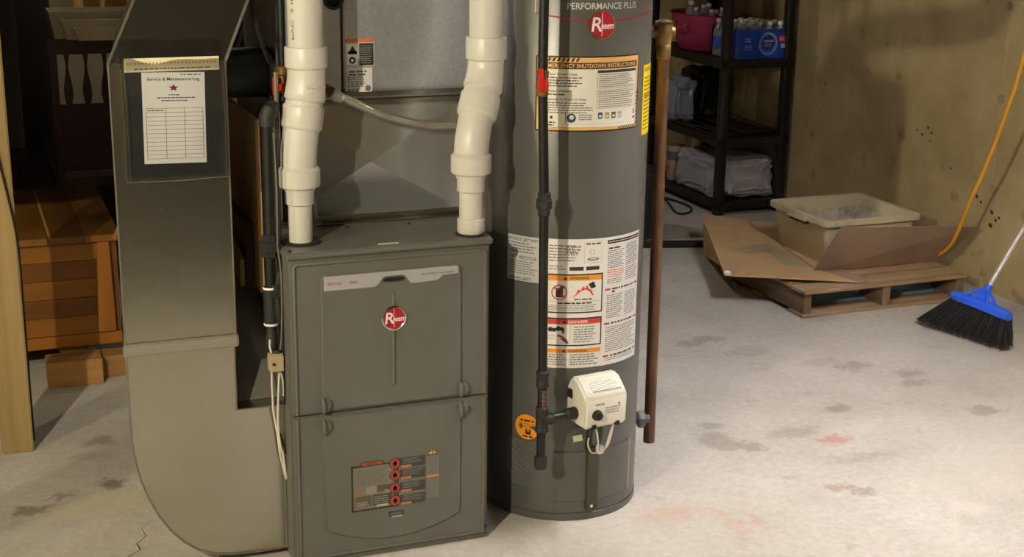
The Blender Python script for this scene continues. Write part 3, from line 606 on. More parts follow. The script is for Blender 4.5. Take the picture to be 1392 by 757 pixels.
# ================================================================== black gas pipe beside the furnace
t = thing('black_gas_pipe', (.722, 3.5, .58), 'black iron gas pipe with a union between duct and furnace', 'pipe')
x, y = .7235, 3.50; I = M['iron']
g = G(); g.tube([(x, y, .86), (x+.002, y, 1.19)], .0155, 16); part('pipe_length', g, I, t)
g = G(); g.tube([(x+.002, y, 1.172), (x+.002, y, 1.195), (x+.008, y, 1.207), (x+.016, y+.014, 1.211), (x+.024, y+.04, 1.211)], [.021, .021, .0205, .020, .020], 16); part('elbow', g, M['fitting'], t)
g = G(); g.lathe([(.018, .835), (.0215, .838), (.0215, .85), (.0265, .852), (.0265, .876), (.02, .880), (.019, .893), (.016, .895)], (x-.002, y, 0), 6); part('union', g, M['fitting'], t, smooth=False)
g = G(); g.tube([(x-.003, y, .64), (x-.002, y, .84)], .0132, 14); part('pipe_length', g, I, t)
g = G(); g.lathe([(.0135, .655), (.0185, .658), (.0185, .755), (.0135, .758)], (x-.004, y, 0), 16); part('coupling', g, M['fitting'], t)
for z in (.655, .752):
    g = G(); g.lathe([(.019, z), (.0195, z+.003), (.019, z+.006)], (x-.004, y, 0), 16, caps=False); part('tape_ring', g, M['paper'], t)
g = G(); g.lathe([(.008, .575), (.015, .585), (.0165, .60), (.0165, .625), (.0135, .63), (.0135, .66)], (x-.004, y, 0), 14); part('drip_cap', g, M['fitting'], t)
g = G(); g.tube([(x+.022, y+.035, 1.211), (.765, 3.585, 1.211), (.776, 3.60, 1.211)], .0155, 14); part('pipe_length', g, I, t)
# second run behind it with the red lever
t = thing('gas_riser', (.79, 3.60, .90), 'thin dark gas riser with a red lever valve behind the left vent pipe', 'pipe')
g = G(); g.tube([(.790, 3.60, .90), (.790, 3.60, 1.25), (.790, 3.60, CZ)], .0105, 12); part('pipe_length', g, I, t)
g = G(); g.lathe([(.012, 1.235), (.017, 1.24), (.017, 1.262), (.014, 1.266), (.014, 1.282), (.0185, 1.286), (.0185, 1.305), (.011, 1.308)], (.790, 3.60, 0), 12); part('valve_body', g, M['brass'], t)
g = G(); g.prism(rrect(.758, .773, 1.234, 1.284, .006), 3.570, 3.580, 1); g.prism(rrect(.764, .792, 1.246, 1.264, .005), 3.574, 3.590, 1); part('lever', g, M['handle_red'], t, bevel=.002)
t = thing('steel_conduit', (.757, 3.535, .86), 'thin bright conduit behind the black gas pipe', 'conduit')
g = G(); g.tube(bez([(.758, 3.535, 1.30), (.7575, 3.535, 1.1), (.756, 3.535, .9), (.752, 3.535, .87)]), .0055, 10); part('tube', g, mat('dull_conduit', (150, 144, 130), .4, .7), t)
g = G(); g.tube(bez([(.752, 3.50, .80), (.742, 3.49, .78), (.736, 3.488, .74), (.737, 3.488, .68), (.742, 3.49, .66)]), .009, 10); part('flex_end', g, M['fitting'], t)
g = G(); g.tube([(.735, 3.488, .735), (.735, 3.488, .765)], .014, 6); part('flex_nut', g, M['fitting'], t, smooth=False)
# junction box and wires
t = thing('junction_box', (.727, 3.49, .53), 'small tan junction box hanging beside the furnace door', 'junction box')
g = G(); g.box(.706, .745, 3.47, 3.50, .534, .583); part('box_body', g, M['beige'], t, bevel=.003)
g = G(); g.prism(rrect(.709, .742, .537, .580, .003), 3.466, 3.4705, 1); part('cover', g, M['beige'], t, bevel=.001)
g = G(); g.lathe([(.004, 0), (.004, .003), (.001, .004)], (.716, 3.466, .558), 10, xf=Matrix.Rotation(R(90), 3, 'X')); part('screw', g, M['steel'], t)
g = G(); g.lathe([(.013, 0), (.013, .008), (.009, .01), (.009, 0)], (.730, 3.485, .583), 12); part('clamp', g, M['steel'], t)
for i, (pts, mm, lb) in enumerate([
    ([(.712, 3.485, .62), (.711, 3.484, .60), (.714, 3.482, .585)], 'white_cable', 'upper short white cable at the junction box'),
    ([(.713, 3.482, .535), (.712, 3.478, .48), (.714, 3.478, .42), (.722, 3.478, .36), (.728, 3.48, .30), (.738, 3.482, .25), (.744, 3.49, .225)], 'white_cable', 'long white cable hanging from the junction box to the floor'),
    ([(.733, 3.482, .535), (.727, 3.478, .46), (.724, 3.476, .40), (.727, 3.476, .34), (.735, 3.478, .30), (.740, 3.48, .26), (.7445, 3.487, .23)], 'white_cable', 'second white cable looping down the furnace side'),
    ([(.736, 3.484, .535), (.742, 3.484, .50), (.7445, 3.492, .46)], 'white_cable', 'short white cable bent into the furnace side'),
    ([(.730, 3.48, .36), (.738, 3.48, .33), (.744, 3.487, .30)], 'black_cable', 'short black cable entering the furnace side'),
    ([(.735, 3.472, 1.16), (.739, 3.472, 1.0), (.736, 3.470, .88), (.742, 3.468, .80), (.7415, 3.468, .70), (.738, 3.47, .62), (.735, 3.482, .58)], 'dull_cable', 'dull thermostat cable running down the black gas pipe'),
    ([(.742, 3.475, 1.14), (.7435, 3.475, .98), (.7425, 3.472, .88), (.7435, 3.470, .72), (.7425, 3.47, .60), (.7435, 3.472, .50), (.7445, 3.480, .44)], 'black_cable', 'thin black cable running down the furnace edge'),
]):
    g = G(); g.tube(bez(pts), .0028 if i < 4 else .0022, 8); tag(part('cable', g, M[mm], None), lb, 'cable', 'cables beside the furnace')
g = G(); g.tube(bez([(.735, 3.62, CZ-.01), (.735, 3.62, 1.9), (.728, 3.61, 1.56), (.722, 3.61, 1.45), (.742, 3.61, 1.36), (.762, 3.62, 1.31)]), .006, 10); tag(part('cable', g, M['black_cable'], None), 'black cable hanging beside the coil case', 'cable')

# ================================================================== water heater
TX, TY, TR = 1.6065, 3.656, .2272
T = thing('water_heater', (TX, TY, 0), 'tall grey gas water heater with warning labels and red badge', 'water heater')
def cyl(off=0):
    def f(s, t, n): a = s/TR; r = TR+off+.0006+.0004*n; return (TX+r*math.sin(a), TY-r*math.cos(a), t)
    return f
def deg(d): return R(d)*TR
g = G(); g.lathe([(TR-.004, .022), (TR, .024), (TR, 1.492), (TR-.004, 1.50)], (TX, TY, 0), 96); part('jacket', g, M['tank'], T, angle=50)
g = G(); g.lathe([(TR-.02, .0), (TR+.001, .0), (TR+.002, .004), (TR+.002, .020), (TR-.004, .0235)], (TX, TY, 0), 96); part('base_pan', g, M['tank'], T)
g = G(); g.lathe([(TR+.0012, 1.485), (TR+.002, 1.488), (TR+.002, 1.500), (TR-.01, 1.512), (.10, 1.522), (.05, 1.524)], (TX, TY, 0), 64); part('top_lid', g, M['tank'], T)
g = G(); g.lathe([(.10, 1.54), (.10, 1.552), (.052, 1.58), (.051, 1.60)], (TX, TY, 0), 32, caps=False); [g.tube([(TX+.09*math.cos(a), TY+.09*math.sin(a), 1.52), (TX+.095*math.cos(a), TY+.095*math.sin(a), 1.545)], .004, 6) for a in (.5, 2.6, 4.7)]; part('draft_hood', g, M['galv'], T)
g = G(); g.tube([(TX, TY, 1.575), (TX, TY, 1.60)]+bez([(TX+.01, TY-.01, 1.63), (TX+.06, TY-.05, 1.655), (TX+.15, TY-.12, 1.66), (1.93, 3.40, 1.665), (1.99, 3.355, 1.70), (2.0, 3.35, 1.76)], 5)+[(2.0, 3.35, CZ-.002)], .0508, 24); part('flue_pipe', g, M['galv'], T)
for dx in (-.10, .10):
    g = G(); g.tube([(TX+dx, TY+.09, 1.515), (TX+dx, TY+.09, CZ-.002)], .0111, 14); part('water_line', g, M['copper'], T)
g = G(); ex = (TX-.10, TY+.09); g.tube([(ex[0], ex[1], 1.72), (ex[0]+.16, ex[1], 1.72), (ex[0]+.20, ex[1], 1.73)], .011, 12); part('tank_tee', g, M['copper'], T)
g = G(); g.lathe([(.012, 1.73), (.05, 1.745), (.095, 1.78), (.10, 1.85), (.10, 1.98), (.09, 2.04), (.04, 2.075), (.01, 2.08)], (ex[0]+.20, ex[1], 0), 32); part('added_shade_tank', g, M['gc'], T)  # unseen tank added so its shadow darkens the right wall
# brand panel
L = Label(cyl()); wl = (214, 206, 204); lr = (150, 34, 44)
seg = [(-46.8, 1.4365), (-40, 1.4325), (-30.6, 1.427), (-20, 1.4215), (-9, 1.418), (7, 1.418), (18, 1.421), (30, 1.4255), (42, 1.431), (51.6, 1.4355)]
for (a, z), (b, z2) in zip(seg, seg[1:]):
    for k in range(6):
        aa, ab = a+(b-a)*k/6, a+(b-a)*(k+1)/6; za, zb = z+(z2-z)*k/6, z+(z2-z)*(k+1)/6
        L.poly([(deg(aa), za-.003), (deg(ab), zb-.003), (deg(ab), zb+.001), (deg(aa), za+.001)], lr, 1)
L.build('panel_line', T); L = Label(cyl()); L.text('PERFORMANCE PLUS', deg(.5), 1.4475, .017, (196, 192, 186), 0, width=.205, align='c'); L.build('brand_panel', T)
for d in (-46.9, 51.4):
    L = Label(cyl()); L.rect(deg(d-.3), 1.434, deg(d+.3), 1.484, wl, 0); L.build('panel_edge', T)
g = G(); bc = Vector((TX+TR*math.sin(R(-1.6)), TY-TR*math.cos(R(-1.6)), 1.407))
def bf(s, t, n): a = s/TR+R(-1.6); r = TR+.002+.0004*n; return (TX+r*math.sin(a), TY-r*math.cos(a), 1.407+t)
badge(bf, T, .0385, 'badge')
# emergency label
L = Label(cyl()); a0, a1, z0, z1 = deg(-45.6), deg(32), 1.126, 1.326
bk, yl, wt = (26, 24, 22), (226, 176, 104), (226, 222, 212)
L.rect(a0, z0, a1, z1, bk, 0); L.rect(a0+.004, z0+.004, a1-.004, z1-.004, yl, 1); L.rect(a0+.016, z0+.011, a1-.011, z1-.016, wt, 2)
L.rect(a0+.016, z1-.034, a1-.011, z1-.0165, (74, 46, 26), 3); L.text('EMERGENCY SHUTDOWN INSTRUCTIONS', (a0+a1)/2+.004, z1-.030, .0105, (240, 190, 110), 4, width=.262, align='c')
for i in range(9):
    x = a0+.006+i*.0125; L.poly([(x, z1-.014), (x+.006, z1-.014), (x+.011, z1-.005), (x+.005, z1-.005)], bk, 2)
    x = a1-.075+i*.0085
    if x < a1-.012: L.poly([(x, z0+.0045), (x+.004, z0+.0045), (x+.008, z0+.0105), (x+.004, z0+.0105)], bk, 2)
    z = z1-.02-i*.010
    if i < 6: L.poly([(a0+.005, z), (a0+.013, z+.006), (a0+.013, z+.011), (a0+.005, z+.005)], bk, 2)
    z = z0+.012+i*.010; L.poly([(a1-.0095, z), (a1-.0045, z+.003), (a1-.0045, z+.007), (a1-.0095, z+.004)], bk, 2)
mid = (a0+a1)/2+.012; tc_ = (92, 90, 90)
L.text('If You Smell Gas:', a0+.022, z1-.050, .0062, bk, 3, width=.09); L.lines(a0+.022, z1-.082, mid-.035, z1-.053, 4, tc_, 3, .42, 51)
L.text('If Water Heater:', a0+.022, z1-.094, .0058, bk, 3, width=.075); L.lines(a0+.022, z1-.105, a0+.08, z1-.097, 1, tc_, 3, .5, 52, 0)
L.text('If exposed to Flood or Heat:', a0+.022, z1-.116, .0058, bk, 3, width=.115); L.lines(a0+.022, z1-.152, mid-.01, z1-.120, 5, tc_, 3, .42, 53)
L.frame(mid, z1-.085, a1-.014, z1-.037, .0008, (60, 60, 60), 3); L.rect(mid, z1-.044, a1-.014, z1-.037, (52, 40, 30), 4); L.lines(mid+.004, z1-.083, a1-.018, z1-.046, 7, tc_, 4, .36, 54)
L.frame(mid, z1-.138, a1-.014, z1-.090, .0008, (60, 60, 60), 3); L.lines(mid+.004, z1-.136, a1-.018, z1-.092, 8, tc_, 4, .36, 55)
L.disc(mid-.068, z1-.163, .0125, (48, 56, 66), 3); L.disc(mid-.067, z1-.161, .006, (200, 204, 208), 4); L.lines(mid-.048, z1-.170, mid+.0, z1-.152, 3, (74, 72, 70), 3, .4, 56); L.rect(mid-.084, z1-.176, mid-.082, z1-.150, bk, 3)
L.rect(a0+.02, z1-.168, a0+.028, z1-.160, bk, 3); L.disc(a0+.045, z1-.162, .004, bk, 3, 10); L.lines(a0+.018, z1-.186, a0+.055, z1-.172, 2, bk, 3, .5, 57); L.rect(a0+.018, z1-.189, a1-.013, z1-.1880, (120, 118, 112), 3)
for i, c in enumerate([(40, 70, 130), (176, 150, 80), (92, 88, 52), (170, 168, 160)]): x = mid+.004+i*.020; L.rect(x, z1-.166, x+.013, z1-.149, c, 3); L.rect(x+.003, z1-.162, x+.010, z1-.156, (216, 214, 208), 4)
L.rect(a1-.020, z1-.160, a1-.016, z1-.146, bk, 3); L.rect(a1-.022, z1-.172, a1-.014, z1-.166, (60, 60, 110), 3); L.rect(a0+.075, z1-.180, a1-.03, z1-.1795, (90, 90, 90), 3)
L.build('emergency_label', T, 'emergency shutdown instructions label with hazard stripes')
# yellow tag at the right edge
L = Label(cyl()); L.rect(deg(40), 1.098, deg(88), 1.290, (236, 206, 22), 0)
L.text('ENERGYGUIDE', deg(42), 1.272, .011, (30, 28, 16), 1, width=.12); L.lines(deg(42), 1.11, deg(86), 1.26, 14, (60, 54, 20), 1, .35, 61); L.rect(deg(41), 1.205, deg(87), 1.208, (30, 28, 16), 1); L.build('yellow_label', T)
# main white label and the small notice label
L = Label(cyl()); L.rect(deg(-66.7), .7035, deg(-40.6), .831, (196, 194, 194), 0); L.text('DO NOT GET WET', deg(-65.5), .817, .0085, (50, 50, 52), 1, width=.095)
L.lines(deg(-65.5), .782, deg(-42), .814, 4, (110, 110, 112), 1, .4, 62); L.text('NOT RECYCLE', deg(-64), .766, .0095, (58, 58, 60), 1, width=.085); L.lines(deg(-65.5), .722, deg(-42), .762, 6, (116, 116, 118), 1, .42, 63); L.text('1-800-432-8373', deg(-65.5), .7065, .0085, (40, 40, 42), 1, width=.075)
L.build('notice_label', T, 'pale grey notice label')
W_ = (230, 227, 224); L = Label(cyl())
L.rect(deg(-36), .463, deg(43), .832, W_, 0)
l0, l1, m1 = deg(-34.6), deg(5), deg(6)
L.lines(l0+.004, .768, l0+.085, .818, 6, (112, 110, 112), 1, .4, 64); L.lines(l0+.05, .79, l0+.095, .815, 3, (112, 110, 112), 1, .5, 65); L.frame(l0+.1, .765, l1-.006, .826, .0007, (170, 168, 168), 1); L.lines(l0+.105, .814, l1-.01, .822, 1, (90, 90, 90), 1, .6, 66, 0); L.ring(l0+.122, .795, .007, .001, (120, 118, 118), 1, 16)
L.disc(l0+.126, .775, .017, (70, 70, 72), 1, 20, .004); L.disc(l0+.126, .7755, .012, W_, 2, 16, .0018); L.lines(l0+.06, .742, l1-.012, .756, 1, (52, 52, 54), 1, .75, 67, 0); L.lines(l0+.004, .744, l0+.05, .760, 2, (140, 138, 138), 1, .4, 68)
def wbox(z0, z1, head, word, sd, art):
    L.rect(l0-.004, z0, l1, z1, (36, 36, 38), 1); L.rect(l0, z0+.004, l1-.004, z1-.004, W_, 2); L.rect(l0, z1-.0185, l1-.004, z1-.004, head, 3)
    L.poly([(l0+.044, z1-.0155), (l0+.056, z1-.0155), (l0+.050, z1-.0065)], (36, 30, 26), 4); L.text(word, l0+.061, z1-.0150, .0080, (40, 30, 24) if head[1] > 100 else (244, 236, 230), 4, width=.055)
wbox(.622, .734, (236, 152, 50), 'WARNING', 70, 0)
c = (l0+.034, .682); L.rect(c[0]-.010, c[1]-.014, c[0]+.010, c[1]+.012, (50, 48, 48), 3); L.rect(c[0]+.002, c[1]+.012, c[0]+.016, c[1]+.018, (50, 48, 48), 3); L.ring(c[0], c[1], .022, .0032, (188, 52, 44), 4)
L.poly([(c[0]-.016, c[1]+.013), (c[0]-.013, c[1]+.016), (c[0]+.016, c[1]-.013), (c[0]+.013, c[1]-.016)], (188, 52, 44), 4)
fx = l0+.075; L.poly([(fx-.006, .668), (fx+.055, .672), (fx+.048, .688), (fx+.040, .692), (fx+.035, .703), (fx+.030, .692), (fx+.024, .700), (fx+.018, .688), (fx+.010, .690), (fx+.004, .676)], (222, 78, 62), 3)
for dx, dz in ((.045, .703), (.052, .706), (.049, .697), (.055, .698)): L.disc(fx+dx, dz, .005, (44, 40, 40), 4, 10)
L.lines(fx, .659, fx+.05, .665, 1, (60, 60, 60), 3, .6, 71, 0); L.rect(l0+.002, .6555, l1-.006, .6562, (120, 118, 118), 3); L.lines(l0+.03, .648, l1-.03, .654, 1, (50, 50, 50), 3, .7, 72, 0); L.lines(l0+.004, .629, l1-.008, .647, 4, (120, 118, 120), 3, .42, 73)
wbox(.527, .609, (206, 70, 56), 'DANGER', 74, 1)
for a, b, cx_ in ((.575, .016, .012), (.578, .02, .034)): L.disc(l0+cx_, a, .007, (40, 38, 38), 3, 12); L.disc(l0+cx_+.010, a-.001, .006, (40, 38, 38), 3, 12)
L.rect(l0+.026, .572, l0+.05, .580, (40, 38, 38), 3); L.rect(l0+.044, .564, l0+.05, .580, (40, 38, 38), 3)
L.poly([(l0+.03, .556), (l0+.05, .550), (l0+.058, .538), (l0+.064, .534), (l0+.058, .546), (l0+.046, .557), (l0+.034, .561)], (150, 60, 50), 3); L.poly([(l0+.036, .552), (l0+.056, .536), (l0+.062, .533), (l0+.050, .549)], (44, 40, 40), 4); L.lines(l0+.004, .545, l0+.03, .56, 2, (150, 148, 148), 3, .3, 75)
L.rect(l0+.066, .533, l0+.0667, .588, (150, 150, 150), 3); L.lines(l0+.076, .536, l1-.016, .586, 7, (124, 122, 128), 3, .42, 76)
L.rect(l0-.003, .507, l1-.001, .519, (236, 152, 50), 1); L.text('WARNING', l0+.061, .5095, .0075, (50, 36, 24), 2, width=.055); L.poly([(l0+.044, .509), (l0+.056, .509), (l0+.050, .517)], (36, 30, 26), 2)
L.lines(l0, .470, l0+.062, .505, 5, (120, 118, 124), 1, .42, 77); L.lines(l0+.068, .470, l1-.004, .505, 5, (110, 108, 116), 1, .46, 78); L.rect(l0+.065, .468, l0+.0655, .505, (150, 150, 150), 1)
r0, r1 = deg(8), deg(41.6)
L.rect(r0, .813, r1, .824, (30, 30, 32), 1); L.lines(r0+.004, .8155, r1-.004, .8215, 1, (206, 204, 200), 2, .45, 79, 0)
rm = (r0+r1)/2
L.lines(r0+.004, .796, r0+.049, .804, 1, (60, 60, 62), 1, .6, 89, 0)
for s0, s1, za, zb, n_, cc, sd in [(r0+.002, rm-.003, .742, .795, 10, (104, 102, 110), 80), (rm+.003, r1-.002, .742, .806, 12, (104, 102, 110), 81), (r0+.002, rm-.003, .716, .740, 4, (206, 104, 92), 82), (rm+.003, r1-.002, .700, .740, 7, (120, 118, 124), 83), (r0+.002, rm-.003, .698, .714, 3, (120, 118, 124), 84),
                            (r0+.002, rm-.003, .598, .668, 12, (112, 110, 116), 85), (rm+.003, r1-.002, .598, .668, 12, (112, 110, 116), 86), (r0+.002, r1-.002, .500, .575, 13, (116, 114, 122), 87), (r0+.002, r1-.006, .474, .485, 2, (116, 114, 122), 88)]:
    L.lines(s0, za, s1, zb, n_, cc, 1, .42, sd)
for z in (.683, .584, .489):
    L.rect(r0-.004, z-.0025, r0+.014, z+.0025, (190, 58, 48), 1); L.rect(r1-.016, z-.0025, r1, z+.0025, (190, 58, 48), 1); L.lines(r0+.02, z-.004, r1-.02, z+.004, 1, (56, 54, 56), 1, .6, int(z*1000), 0)
L.rect(r0+.02, .672, r0+.03, .678, (60, 60, 60), 1); L.rect(r1-.012, .502, r1-.008, .514, (60, 60, 70), 2)
L.build('instruction_label', T, 'large white instruction label with warning boxes')
# orange round sticker
L = Label(cyl()); s, z = deg(-47.5), .277; L.disc(s, z, .0375, M['orange'], 0, 36); L.lines(s-.021, z+.015, s+.021, z+.023, 1, (70, 40, 10), 1, .7, 90, 0); L.lines(s-.026, z-.003, s+.024, z+.012, 3, (120, 70, 14), 1, .35, 91); L.rect(s-.004, z-.022, s+.012, z-.006, (60, 36, 12), 1); L.poly([(s, z-.012), (s+.008, z-.012), (s+.004, z-.006)], (240, 200, 120), 2); L.lines(s-.012, z-.032, s+.018, z-.025, 1, (60, 36, 12), 1, .7, 92, 0); L.build('orange_sticker', T)
# air intake screen: dimpled patch
g = G(); f = cyl(.0004)
for i in range(16):
    for j in range(22):
        s = deg(-64)+(deg(-42.5)-deg(-64))*(i+.5*(j % 2))/16; z = .10+.138*j/22; d = .0017
        if (i+j*.4) < 2: continue
        g.add([f(s-d, z, 0), f(s, z-d, 0), f(s+d, z, 0), f(s, z+d, 0), f(s, z, 3)], [(0, 1, 4), (1, 2, 4), (2, 3, 4), (3, 0, 4)])
o = part('intake_screen', g, mat('screen_dimple', (150, 150, 150), .35, .4), T, smooth=False); o['kind'] = 'stuff'
# access cover and shield
def curved(d0, d1, z0, z1, off, th=.004):
    g = G(); n = max(3, int((d1-d0)/3)); vs = []
    for k in range(n+1):
        a = R(d0+(d1-d0)*k/n)
        for r in (TR-.001, TR+off):
            for z in (z0, z1): vs.append((TX+r*math.sin(a), TY-r*math.cos(a), z))
    fs = []
    for k in range(n):
        b = k*4; c = b+4; fs += [(b+2, c+2, c+3, b+3), (b+1, b+3, c+3, c+1), (b, c, c+2, b+2), (b, b+1, c+1, c)]
    fs += [(0, 2, 3, 1), (n*4, n*4+1, n*4+3, n*4+2)]; return g.add(vs, fs)
part('access_cover', curved(-27.5, 38, .060, .212, .005), M['tank'], T, bevel=.0015, segs=1)
part('cover_lip', curved(-27.5, -25.8, .058, .214, .0065), M['tank'], T)
part('cover_edge', curved(36.3, 38.4, .056, .214, .0065), mat('cover_edge_pale', (150, 136, 118), .4), T)
part('conduit_shield', curved(-4, 4.6, .034, .225, .012), M['olive'], T, bevel=.002)
g = G(); g.lathe([(.005, 0), (.005, .003), (.001, .004)], (TX, TY-TR-.012, .046), 10, xf=Matrix.Rotation(R(90), 3, 'X')); part('screw', g, M['chrome'], T)
L = Label(cyl(.006)); L.poly([(deg(-14.2), .262), (deg(-7.8), .266), (deg(-6.8), .247), (deg(-13.6), .243)], (206, 204, 176), 0); L.build('hang_tag', T)
# drain valve
dv = Vector((1.848, 3.600, .212)); g = G(); dirn = Vector((math.sin(R(76)), -math.cos(R(76)), 0))
q = dirn.to_track_quat('Z', 'Y').to_matrix()
g.lathe([(.014, -.035), (.014, -.012), (.024, -.010), (.027, -.004), (.027, .008), (.022, .012), (.013, .014), (.013, .026), (.009, .028)], dv, 9, xf=q); part('drain_valve', g, M['grey_plastic'], T, smooth=False)
# gas control
gd = R(8); rot = Matrix.Rotation(gd, 3, 'Z'); gcx, gcy, gcz = TX-.012, 3.382, .322
GC = lambda v: rot @ Vector(v)+Vector((gcx, gcy, gcz))
K = T
side = [(-.055, .0), (.045, .0), (.045, .10), (.030, .128), (.012, .136), (-.010, .132), (-.050, .098), (-.058, .085)]   # y (front = -), z
g = G(); vs = []
for x in (-.068, .068):
    for y, z in side: vs.append(GC((x, y, z)))
n = len(side); g.add(vs, [tuple(range(n)), tuple(range(2*n-1, n-1, -1))]+[(i, i+n, (i+1) % n+n, (i+1) % n) for i in range(n)])
gc = part('gas_control', g, M['gc'], T, bevel=.007, segs=3)
L = Label(lambda s, t, n: GC((s, -.0495+t*.76-.0008-.0003*n, .1-.0008+t*.65+.0012+.0003*n))); 
def lidmap(s, t, n):   # the sloping top face between (-.050,.098) and (-.010,.132)
    u = t/.0525; return GC((s, -.050+.040*u-.0008-.00025*n, .098+.034*u+.0010+.00025*n))
L = Label(lidmap); L.poly(rrect(-.052, .056, .004, .046, .006), (196, 190, 176), 0); L.poly(rrect(-.0505, .0545, .0055, .0445, .005), (226, 222, 212), 1); L.lines(-.044, .010, .05, .040, 6, (150, 146, 136), 2, .4, 95); L.rect(-.04, .006, .052, .0085, (70, 64, 58), 2); L.build('control_label', gc)
def frontmap(s, t, n):
    u = t/.085; return GC((s, -.055-.003*u-.0008-.0003*n, t))
L = Label(frontmap); L.lines(-.038, .066, -.01, .074, 1, (120, 116, 108), 0, .5, 96, 0); L.lines(-.005, .038, .046, .06, 3, (150, 150, 158), 0, .45, 97); L.rect(.036, .062, .042, .067, (60, 70, 90), 0); L.build('control_print', gc)
g = G(); g.lathe([(.0155, 0), (.0155, .004), (.0125, .006), (.011, .016), (.006, .019)], (0, 0, 0), 22); g.v = [tuple(GC((-.032+v[0], -.056-v[2], .040+v[1]))) for v in g.v]; kb = part('control_knob', g, M['black'], gc)
for x in (-.040, .036):
    g = G(); g.box(x-.006, x+.006, -.060, -.045, .001, .012); g.v = [tuple(GC(v)) for v in g.v]; part('socket', g, M['black'], gc)
g = G(); g.tube([GC((-.02, .045, .05)), (TX-.01, TY-TR+.01, gcz+.05)], .022, 14); part('mounting_stub', g, M['steel'], gc)
g = G(); g.tube([GC((-.02, -.01, .004)), GC((-.02, -.005, -.03)), GC((-.015, .01, -.085))], .010, 12); part('feed_tube', g, M['steel'], gc)
g = G(); g.tube([GC((.012, -.015, .004)), GC((.012, -.012, -.05)), GC((.008, .0, -.095))], .006, 10); part('feed_tube', g, M['steel'], gc)
for pts in ([(-.020, -.03, .002), (-.012, -.035, -.04), (-.006, -.03, -.075), (.006, -.02, -.09)], [(.036, -.04, .002), (.030, -.04, -.03), (.022, -.035, -.065), (.012, -.02, -.092)], [(-.032, -.02, -.04), (-.034, -.02, -.06), (-.022, -.02, -.085), (.004, -.01, -.094)], [(.044, -.035, .002), (.034, -.032, -.02), (.028, -.03, -.045), (.024, -.02, -.08)]):
    g = G(); g.tube(bez([GC(p) for p in pts], 6), .0022, 6); part('wire', g, M['white_cable'], gc)
g = G(); g.box(-.004, .014, -.03, -.012, -.092, -.068); g.v = [tuple(GC(v)) for v in g.v]; part('wire_plug', g, M['pvc'], gc, bevel=.002)
g = G(); g.box(-.073, -.066, .012, .034, .07, .098); g.v = [tuple(GC(v)) for v in g.v]; part('side_lug', g, M['steel'], gc, bevel=.003)

# relief valve and copper discharge pipe
t = thing('discharge_pipe', (1.893, 3.63, .12), 'aged copper discharge pipe with a brass relief valve beside the water heater', 'pipe')
g = G(); g.tube([(1.888, 3.63, 1.31), (1.8925, 3.63, .70), (1.8945, 3.63, .122)], .0175, 18); part('copper_pipe', g, M['copper'], t)
g = G(); g.lathe([(.0185, 1.285), (.0205, 1.288), (.0205, 1.325), (.0185, 1.328)], (1.888, 3.63, 0), 18); part('copper_adapter', g, M['brass'], t)
g = G(); g.lathe([(.016, 1.322), (.021, 1.330), (.024, 1.345), (.026, 1.352), (.026, 1.385), (.021, 1.392), (.012, 1.396)], (1.886, 3.63, 0), 14); part('valve_body', g, M['brass'], t)
g = G(); g.tube([(1.822, 3.65, 1.362), (1.862, 3.638, 1.362), (1.905, 3.626, 1.362), (1.918, 3.622, 1.362)], [.016, .018, .019, .012], 14); part('valve_inlet', g, M['brass'], t)
g = G(); g.prism(rrect(1.868, 1.906, 1.386, 1.391, .002), 3.60, 3.655, 1); part('test_lever', g, M['steel'], t)

# gas pipe in front of the tank
t = thing('gas_supply_pipe', (1.42, 3.36, .21), 'black iron gas pipe with red lever valve in front of the water heater', 'pipe')
x, y = 1.4195, 3.36
g = G(); g.tube([(1.408, y, CZ-.002), (1.4055, y, 1.30)], .0125, 16); part('pipe_length', g, I, t)
g = G(); g.tube([(1.4065, y, 1.27), (1.4165, y, .985)], .0125, 16); part('pipe_length', g, I, t)
g = G(); g.tube([(1.4175, y, .93), (1.4235, y, .49)], .0125, 16); part('pipe_length', g, I, t)
g = G(); g.tube([(1.4235, y, .46), (1.4235, y, .38)], .0125, 16); part('pipe_length', g, I, t)
g = G(); g.tube([(1.4235, y, .33), (1.423, y, .24)], .0125, 16); part('pipe_length', g, I, t)
g = G(); g.lathe([(.013, 1.238), (.017, 1.242), (.017, 1.258), (.014, 1.262), (.016, 1.272), (.014, 1.282), (.017, 1.286), (.017, 1.302), (.013, 1.306)], (1.4055, y, 0), 8); part('valve_body', g, M['brass'], t, smooth=False)
g = G(); g.prism(rrect(1.385, 1.399, 1.252, 1.312, .005), y-.027, y-.019, 1); g.prism(rrect(1.392, 1.414, 1.253, 1.283, .008), y-.024, y-.014, 1); part('lever', g, M['handle_red'], t, bevel=.002)
g = G(); g.lathe([(.014, .924), (.0175, .927), (.0175, .942), (.0225, .945), (.0225, .966), (.0185, .970), (.0185, .984), (.014, .987)], (1.4172, y, 0), 8); part('union', g, M['fitting'], t, smooth=False)
g = G(); g.lathe([(.0135, .446), (.018, .450), (.018, .456), (.0165, .460), (.0165, .482), (.018, .486), (.018, .492), (.0135, .496)], (1.4235, y, 0), 16); part('coupling', g, M['fitting'], t)
g = G(); g.lathe([(.0135, .316), (.018, .320), (.018, .328), (.0165, .332), (.0165, .376), (.018, .380), (.018, .388), (.0135, .392)], (1.4235, y, 0), 16); g.tube([(1.43, y, .354), (1.452, y, .354), (1.456, y, .354)], [.0165, .0175, .0135], 14); part('tee', g, M['fitting'], t)
g = G(); g.tube([(1.45, y, .354), (1.505, y+.004, .358), (1.535, y+.006, .360)], .0125, 14); part('pipe_length', g, I, t)
g = G(); g.tube([(1.495, y+.003, .357), (1.500, y+.004, .3575), (1.525, y+.006, .359), (1.530, y+.006, .359)], [.0135, .0175, .0175, .0135], 14); part('coupling', g, M['fitting'], t)
